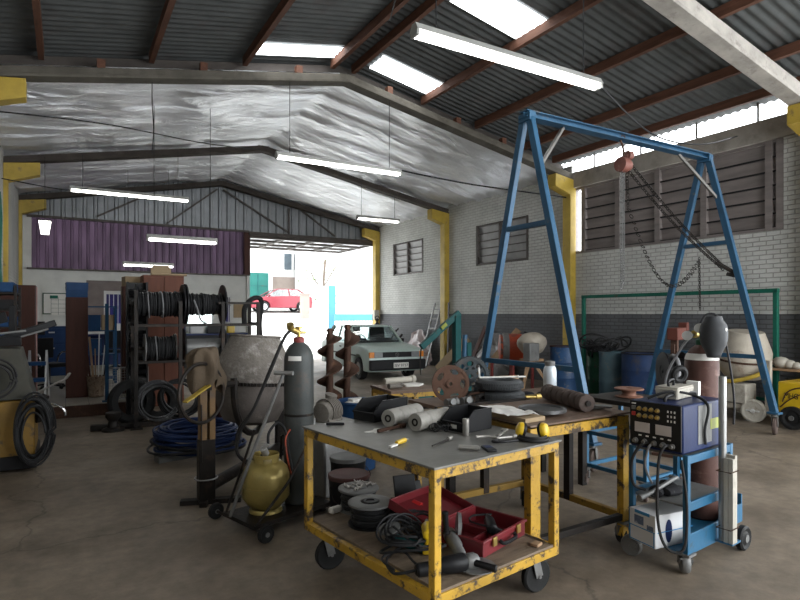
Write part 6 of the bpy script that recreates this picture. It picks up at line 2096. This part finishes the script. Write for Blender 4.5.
t = T('tall_cabinet', 'red brown double-door cabinet behind the cable drums', 'cabinet', (1.52, 10.95, 0), 0)
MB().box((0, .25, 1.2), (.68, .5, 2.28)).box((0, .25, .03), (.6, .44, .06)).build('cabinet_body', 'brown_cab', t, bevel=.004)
for s in (-1, 1):
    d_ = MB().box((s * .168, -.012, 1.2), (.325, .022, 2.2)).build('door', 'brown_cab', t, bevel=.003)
    MB().box((s * .05, -.03, 1.15), (.015, .02, .12)).build('door_handle', 'brass', d_)
t = T('small_cabinet', 'red brown narrow cabinet beside the taller one, topped by a carton', 'cabinet', (1.10, 11.5, .2), 0)
MB().box((0, .2, .98), (.42, .4, 1.96)).build('cabinet_body', 'brown_wood', t, bevel=.004)
MB().box((0, -.012, .98), (.40, .02, 1.9)).build('door', 'brown_wood', t, bevel=.003)
tag(MB().box((0, 0, .09), (.36, .3, .18)).build('carton', 'card', None, bevel=.004, loc=(1.1, 11.7, 2.161), rz=R(8)), 'tan carton on top of the narrow brown cabinet', 'box')
tag(MB().box((0, 0, .07), (.34, .3, .14)).box((0, 0, .16), (.28, .26, .05)).build('carton', 'card', None, bevel=.004, loc=(1.5, 11.2, 2.341), rz=R(-6)), 'tan carton on top of the double-door brown cabinet', 'box')
tag(MB().cyl((-.3, 0, .02), (.3, 0, .02), .02, n=8).build('cardboard_tube', 'card', None, loc=(1.62, 11.0, 2.341), rz=R(5)), 'cardboard tube lying on the double-door brown cabinet', 'tube')
# far office desk seen through the rack
t = T('office_bench', 'dark office bench with clutter below the back wall windows', 'desk', (3.6, 18.5, 0))
MB().box((0, 0, 1.02), (3.0, .7, .05)).build('desk_top', 'blue_dk', t, smooth=0)
MB().box((0, .1, .5), (2.9, .5, .98)).build('desk_base', 'black', t, smooth=0)
for k, (x, lab, mt, s) in enumerate(((4.55, 'small yellow object on the office bench', 'yellowplastic', (.22, .2, .3)), (4.05, 'dark toolbox on the office bench', 'black', (.5, .3, .22)), (3.5, 'blue and white carton on the office bench', 'bluewhite', (.4, .3, .26)), (2.9, 'dark machine on the office bench', 'blue_dk', (.5, .4, .35)))):
    MBx = MB().box((0, 0, s[2] / 2), s)
    if k in (1, 3):
        MBx.box((0, 0, s[2] + .03), (s[0] * .4, .03, .05))
    tag(MBx.build(('canister', 'toolbox', 'carton', 'bench_machine')[k], mt, None, bevel=.02, loc=(x, 18.45, 1.046)), lab, ('canister', 'toolbox', 'box', 'machine')[k])
tag(MB().box((0, 0, 0), (.4, .02, .45)).build('notice_board', 'card', None, smooth=0, loc=(5.05, 19.28, 1.75)), 'small brown notice board on the office wall by the gate', 'board')

# tyres and hose coils at the rack foot
t = T('car_tyre', 'large black tyre standing at the foot of the cable rack', 'tyre', (.86, 9.45, .33), 0)
MB().lathe([(.20, -.07), (.29, -.10), (.325, -.08), (.335, 0), (.325, .08), (.29, .10), (.20, .07)], 40, axis_mat((0, 0, .005), (.12, -1, .12)), True).build('tyre_casing', 'rubber', t)
t = T('car_tyre', 'smaller black tyre standing right behind the pale hose coil', 'tyre', (1.25, 9.62, .29), 0)
MB().lathe([(.17, -.06), (.25, -.09), (.285, -.07), (.29, 0), (.285, .07), (.25, .09), (.17, .06)], 40, axis_mat((0, 0, .005), (.25, -1, .1)), True).build('tyre_casing', 'rubber', t)
tag(MB().tube(coil((0, 0, 0), .27, 9, .012, axis=(-.15, -.95, .35), jr=.04, jz=.02, rise=.016, seed=41), .0115, 6).build('hose_coil', 'hose_mid', None, loc=(1.20, 9.2, .33)), 'pale grey hose coil standing against the rack foot', 'hose')
tag(MB().tube(coil((0, 0, 0), .28, 6, .012, axis=(.1, -.9, .5), jr=.04, jz=.02, rise=.02, seed=42), .016, 6).build('hose_coil', 'cable', None, loc=(1.5, 9.25, .34)), 'black hose coil leaning behind the pale grey coil', 'hose')
tag(MB().box((0, 0, .04), (1.3, .12, .08)).build('timber_baulk', 'darkmetal', None, bevel=.01, loc=(.95, 9.1, .0), rz=R(-3)), 'dark beam lying on the floor before the tyres', 'timber')
tag(MB().box((0, 0, .03), (.7, .3, .06)).box((.1, .05, .09), (.4, .2, .06)).build('folded_tarp', 'hose_blue', None, bevel=.015, loc=(1.75, 8.55, 0), rz=R(8)), 'folded dark blue tarpaulin on the floor before the rack', 'tarpaulin')
t = T('iron_stand', 'small dark iron stand on the floor by the platform step', 'stand', (.58, 9.0, 0), 20)
MB().lathe([(.15, 0), (.15, .03), (.08, .06), (.06, .14), (.10, .2), (.10, .26), (.03, .28)], 20).build('stand_body', 'darkmetal', t)
t = T('brown_cable_drum', 'rusty red wooden reel standing at the right foot of the rack', 'reel', (2.05, 8.85, .26))
MB().cyl((-.1, 0, 0), (.1, 0, 0), .12, n=20).lathe([(.03, -.12), (.26, -.12), (.26, -.095), (.03, -.095)], 28, axis_mat((0, 0, 0), (1, .2, 0)), True).lathe([(.03, .095), (.26, .095), (.26, .12), (.03, .12)], 28, axis_mat((0, 0, 0), (1, .2, 0)), True).build('reel_body', 'brown_wood', t)

# ------------------------------------------------------------------ office platform, left
t = T('tall_panel_cabinet', 'narrow dark red brown cabinet at the platform edge, crates on top', 'cabinet', (.17, 11.35, .2), 0)
MB().box((0, .2, .87), (.34, .4, 1.74)).build('cabinet_body', 'brown_wood', t, bevel=.004)
MB().box((0, -.01, .87), (.32, .018, 1.68)).box((.13, -.025, .95), (.015, .02, .1)).build('door', 'brown_wood', t, bevel=.003)
for k, z in enumerate((1.941, 2.072)):
    t = T('plastic_crate', ('lower blue plastic crate stacked on the narrow cabinet', 'upper blue plastic crate stacked on the narrow cabinet')[k], 'crate', (.17, 11.57, z), 3 * k, 'blue crates on the cabinet')
    b = MB().box((0, 0, .005), (.32, .3, .01))
    for s in (-1, 1):
        b.box((0, s * .15, .065), (.33, .012, .13)).box((s * .16, 0, .065), (.012, .3, .13)).box((0, s * .157, .115), (.34, .012, .02)).box((0, s * .157, .05), (.34, .01, .012))
    b.build('crate_body', 'crate_blue', t, smooth=0)
t = T('waste_basket', 'woven basket with sticks and rods beside the narrow cabinet', 'basket', (.46, 11.3, .2), 0)
MB().lathe([(.001, .01), (.12, .01), (.15, .36), (.155, .37), (.14, .365), (.11, .02), (.001, .02)], 20).build('basket_body', 'wicker', t)
for k, (dx, dy, lx, ly, h_, mt) in enumerate(((-.06, 0, -.1, .0, .95, 'brown_wood'), (-.02, .03, -.08, .05, 1.05, 'board'), (.03, .0, .02, 0, 1.1, 'alu'), (.06, .02, .08, .02, .9, 'alu'), (.0, -.05, -.02, -.06, .85, 'board'), (.08, -.03, .12, -.02, 1.0, 'darkmetal'))):
    tag(MB().bar((dx, dy, .025), (dx + lx, dy + ly, h_), .035 if k < 2 else .018, .012).build('waste_stick', mt, None, smooth=0, loc=(.46, 11.3, .2)), 'thin stick or rod standing in the woven basket', 'stick', 'sticks in the basket')
t = T('mesh_fence', 'blue steel post with low wire mesh panel at the platform edge', 'fence', (.59, 10.6, .2), 0)
MB().bar((0, 0, 0), (0, 0, 1.62), .055, .055).box((0, 0, .01), (.14, .14, .02)).build('post', 'blue_post', t, smooth=0)
MB().bar((.62, 0, 0), (.62, 0, .55), .03, .03).bar((0, 0, .55), (.62, 0, .55), .025, .025).bar((0, 0, .04), (.62, 0, .04), .025, .025).build('frame', 'galv', t, smooth=0)
mb = MB()
for k in range(1, 14):
    mb.bar((k * .044, 0, .04), (k * .044, 0, .55), .005, .005)
for k in range(1, 12):
    mb.bar((0, 0, .04 + k * .043), (.62, 0, .04 + k * .043), .005, .005)
mb.build('wire_mesh', 'galv', t, smooth=0)
t = T('blue_shelving', 'blue steel shelving with crates behind the basket', 'shelf', (.56, 13.6, .2), 0)
for x in (-.35, .35):
    for y in (-.2, .2):
        MB().bar((x, y, 0), (x, y, 1.62), .045, .045).build('upright', 'blue_post', t, smooth=0)
for z in (.1, .6, 1.1, 1.6):
    MB().box((0, 0, z), (.7, .4, .025)).build('shelf_board', 'blue_post', t, smooth=0)
for k, (x, z, mt, lab) in enumerate(((-.12, 1.113, 'crate_blue', 'blue crate on the second shelf of the blue shelving'), (.22, 1.113, 'card', 'tan carton beside the blue crate on the blue shelving'), (-.1, .613, 'crate_blue', 'blue crate on the lower shelf of the blue shelving'))):
    tag(MB().box((0, 0, .16), (.38 if k != 1 else .24, .34, .32)).box((0, -.175, .25), (.3 if k != 1 else .2, .015, .04)).build('storage_crate' if k != 1 else 'carton', mt, None, smooth=0, loc=(.56 + x, 13.6, .2 + z)), lab, 'crate' if k != 1 else 'box')
t = T('step_ladder', 'small folding step ladder with three blue treads on the platform', 'ladder', (-.42, 10.9, .2), -8)
for s in (-1, 1):
    MB().bar((s * .13, 0, 0), (s * .12, .22, .85), .03, .02).bar((s * .13, .4, 0), (s * .12, .24, .85), .025, .018).build('side_rail', 'alu', t, smooth=0)
for z in (.12, .38, .64):
    MB().box((0, .22 * z / .85 - .02, z), (.25, .14, .06)).build('tread', 'crate_blue', t, smooth=0)
t = T('office_chair', 'office chair with curved chrome arm on the tiled platform', 'chair', (-.28, 13.0, .2), 30)
for k in range(5):
    a = 2 * PI * k / 5
    MB().bar((0, 0, .1), (.28 * math.cos(a), .28 * math.sin(a), .06), .04, .03).cyl((.28 * math.cos(a), .28 * math.sin(a) - .02, .03), (.28 * math.cos(a), .28 * math.sin(a) + .02, .03), .03, n=10).build('leg', 'black', t, smooth=30)
MB().cyl((0, 0, .1), (0, 0, .42), .03, n=12).build('column', 'black', t)
MB().box((0, 0, .46), (.46, .44, .08)).build('seat', 'black', t, bevel=.02)
MB().box((0, .24, .78), (.42, .06, .4)).bar((0, .2, .45), (0, .24, .65), .06, .03).build('backrest', 'black', t, bevel=.02)
for s in (-1, 1):
    MB().tube(curve([(s * .24, .15, .46), (s * .28, .16, .62), (s * .28, .0, .70), (s * .28, -.18, .66), (s * .25, -.2, .46)]), .016, 8).build('armrest', 'chrome', t)
t = T('blue_cabinet', 'dark blue metal cabinet under the wall planner', 'cabinet', (-.28, 15.6, .2), 0)
MB().box((0, .25, .58), (.62, .5, 1.16)).build('cabinet_body', 'blue_cab', t, bevel=.006)
for k in range(3):
    d_ = MB().box((0, -.012, .2 + .37 * k), (.58, .02, .34)).build('drawer', 'blue_cab', t, bevel=.004)
    MB().box((0, -.03, .28 + .37 * k), (.12, .02, .03)).build('drawer_handle', 'alu', d_)
t = T('monitor', 'black computer monitor beside the blue cabinet', 'monitor', (-.62, 15.2, 1.05), 10)
MB().box((0, 0, .28), (.44, .04, .30)).build('screen', 'black', t, bevel=.008)
MB().bar((0, .02, .14), (0, .02, .0), .06, .03).box((0, .02, .006), (.22, .16, .012)).build('stand', 'black', t)
t = T('office_desk', 'dark desk carrying the monitor at the left wall', 'desk', (-.72, 15.2, .2), 0)
MB().box((0, 0, .835), (.7, .9, .03)).build('desk_top', 'black', t, smooth=0)
MB().box((0, -.42, .41), (.66, .03, .82)).box((0, .42, .41), (.66, .03, .82)).box((-.3, 0, .5), (.03, .8, .6)).build('desk_side', 'black', t, smooth=0)
t = T('wall_planner', 'white wall planner with dark frame on the office wall', 'planner', (-.12, 19.28, 2.0), 0)
MB().box((0, -.01, -.05), (.90, .03, .62)).build('planner_frame', 'green_grey', t, smooth=0)
MB().box((0, -.027, -.05), (.84, .01, .56)).build('planner_sheet', 'paper', t, smooth=0)
MB().box((.03, -.035, -.11), (.56, .008, .56)).build('calendar_sheet', 'paper', t, smooth=0)
mb = MB()
for i in range(4):
    mb.box((.03, -.041, .06 - .12 * i), (.54, .004, .008))
for i in range(4):
    mb.box((.03 - .27 + .18 * i, -.041, -.12), (.008, .004, .5))
mb.build('calendar_grid', 'green_grey', t, smooth=0)
MB().box((-.17, -.041, .14), (.2, .004, .09)).build('calendar_picture', 'greentube', t, smooth=0)
t = T('dark_desk', 'dark desk below the frosted blue window with a small bottle', 'desk', (1.2, 17.6, .2), 0)
MB().box((0, 0, .88), (1.5, .7, .04)).box((0, .3, .45), (1.44, .04, .84)).box((-.7, 0, .43), (.04, .66, .86)).box((.7, 0, .43), (.04, .66, .86)).build('desk_body', 'blue_dk', t, smooth=0)
tag(MB().lathe([(.04, 0), (.045, .02), (.045, .14), (.02, .19), (.018, .24)], 16).build('bottle', 'sticker_pic', None, loc=(1.05, 17.4, 1.101)), 'small pale bottle on the dark desk below the blue window', 'bottle')
tag(MB().box((0, 0, .015), (.3, .22, .03)).box((.05, .02, .04), (.26, .2, .02)).build('paper_stack', 'paper', None, smooth=0, loc=(1.5, 17.45, 1.101), rz=R(10)), 'stack of papers on the dark desk below the blue window', 'papers')
t = T('black_chair', 'black office chair before the dark desk', 'chair', (1.15, 16.6, .2), -20)
for k in range(5):
    a = 2 * PI * k / 5
    MB().bar((0, 0, .1), (.28 * math.cos(a), .28 * math.sin(a), .03), .04, .05).build('leg', 'black', t, smooth=30)
MB().cyl((0, 0, .1), (0, 0, .44), .03, n=12).build('column', 'black', t)
MB().box((0, 0, .48), (.46, .44, .08)).build('seat', 'black', t, bevel=.02)
MB().box((0, -.22, .8), (.44, .06, .45)).bar((0, -.2, .45), (0, -.22, .65), .06, .03).build('backrest', 'black', t, bevel=.02)

t = T('wardrobe', 'brown wardrobe with pale pink door edges by the left wall', 'cabinet', (-.69, 11.5, .2), 0)
MB().box((0, .3, .97), (.5, .6, 1.94)).build('wardrobe_body', 'brown_wood', t, bevel=.004)
for k, x in enumerate((-.12, .12)):
    d_ = MB().box((x, -.012, .97), (.23, .02, 1.88)).build('door', 'brown_wood', t, bevel=.003)
for y in (.18, .42):
    MB().box((.255, y, .97), (.012, .05, 1.9)).build('pink_trim', 'pink_trim', t, smooth=0)
MB().box((.262, .52, 1.1), (.02, .03, .12)).build('door_handle', 'black', t)

# black shelf rack with blue bins at the left edge
t = T('shelf_rack', 'dark shelf rack with blue bins at the left edge', 'shelf', (-.80, 9.95, 0), 0)
for x in (-.18, .2):
    for y in (-.42, .42):
        MB().bar((x, y, 0), (x, y, 2.05), .035, .035).build('upright', 'darkmetal', t, smooth=0)
for k in range(7):
    MB().box((.01, 0, .5 + .24 * k), (.4, .88, .02)).build('shelf_board', 'darkmetal', t, smooth=0)
bz = (1.951, 1.711, 1.471, 1.231, .991, .751)
for k, z in enumerate(bz):
    for q, y in enumerate((-.29, 0, .29)):
        mt = 'crate_blue' if k in (0, 2, 3) else 'black'
        o = open_bin_y = MB()
        o.box((0, 0, .005), (.34, .25, .01)).box((0, .12, .07), (.34, .01, .14)).box((0, -.12, .07), (.34, .01, .14)).box((-.165, 0, .07), (.01, .25, .14)).box((.165, 0, .04), (.01, .25, .08)).box((.172, 0, .05), (.006, .1, .03))
        lv = ('top', 'second', 'third', 'fourth', 'fifth', 'bottom')[k]
        pos = ('nearest', 'middle', 'farthest')[q]
        tag(o.build('storage_bin', mt, None, smooth=0, loc=(-.79, 9.95 + y, z)), '%s %s bin on the %s shelf of the left edge rack' % (pos, 'blue' if mt != 'black' else 'black', lv), 'bin', 'bins on the left rack')

# yellow machine with olive hood and hose coils at the left edge
t = T('pipe_bender', 'yellow machine with olive sheet hood and dark arms at the left edge', 'machine', (-.62, 7.55, 0), 0)
MB().box((0, 0, .45), (.68, .8, .58)).build('machine_base', 'dirty_yellow_lt', t, bevel=.015)
MB().box((0, 0, .1), (.72, .85, .14)).build('skid', 'black', t, bevel=.01)
MB().hexa([(-.33, -.36, .75), (.33, -.36, .75), (.33, .3, .75), (-.33, .3, .75)], [(-.33, -.2, 1.28), (.20, -.2, 1.28), (.20, .3, 1.28), (-.33, .3, 1.28)]).build('hood', 'olive', t, bevel=.006)
MB().bar((-.4, -.05, 1.33), (.2, -.05, 1.36), .12, .1).bar((-.2, .1, 1.3), (.52, .18, 1.55), .09, .07).bar((-.35, .2, 1.5), (.05, .2, 1.62), .1, .12).bar((-.3, -.1, 1.3), (-.3, -.1, 1.6), .1, .1).bar((.1, .2, 1.3), (.1, .2, 1.75), .06, .06).build('arm', 'black', t, bevel=.006)
MB().cyl((-.33, -.22, 1.40), (.25, -.15, 1.47), .013, n=10).cyl((-.05, -.1, 1.32), (.45, .05, 1.48), .012, n=10).build('guide_rod', 'greymetal', t)
MB().bar((.2, -.2, .72), (.62, -.3, .94), .07, .02).bar((.62, -.3, .94), (.66, -.31, 1.0), .07, .02).build('lever', 'steel', t, bevel=.004)
MB().tube(curve([(.3, -.3, .72), (.5, -.36, .68), (.6, -.38, .62), (.62, -.38, .55)]), .012, 6).build('lever_rod', 'chrome', t)
MB().bar((.34, -.3, .5), (.42, -.34, .78), .08, .08).box((.35, -.32, .72), (.2, .1, .08)).build('hose_hook', 'darkmetal', t, smooth=0)
tag(MB().tube([Vector((p.x * .6, p.y, p.z * 1.25)) for p in coil((0, 0, 0), .24, 12, .012, axis=(.35, -1, .05), jr=.07, jz=.03, rise=.012, seed=61)], .011, 6).build('hose_coil', 'cable', None, loc=(-.30, 7.05, .45)), 'black hoses coiled over the front of the yellow machine', 'hose')
tag(MB().tube(coil((0, 0, 0), .17, 4, .012, axis=(.2, -1, .2), jr=.04, jz=.02, rise=.014, seed=62), .012, 6).build('hose_coil', 'hose_black', None, loc=(-.62, 7.0, .98)), 'smaller black hose loop lying over the olive hood', 'hose')
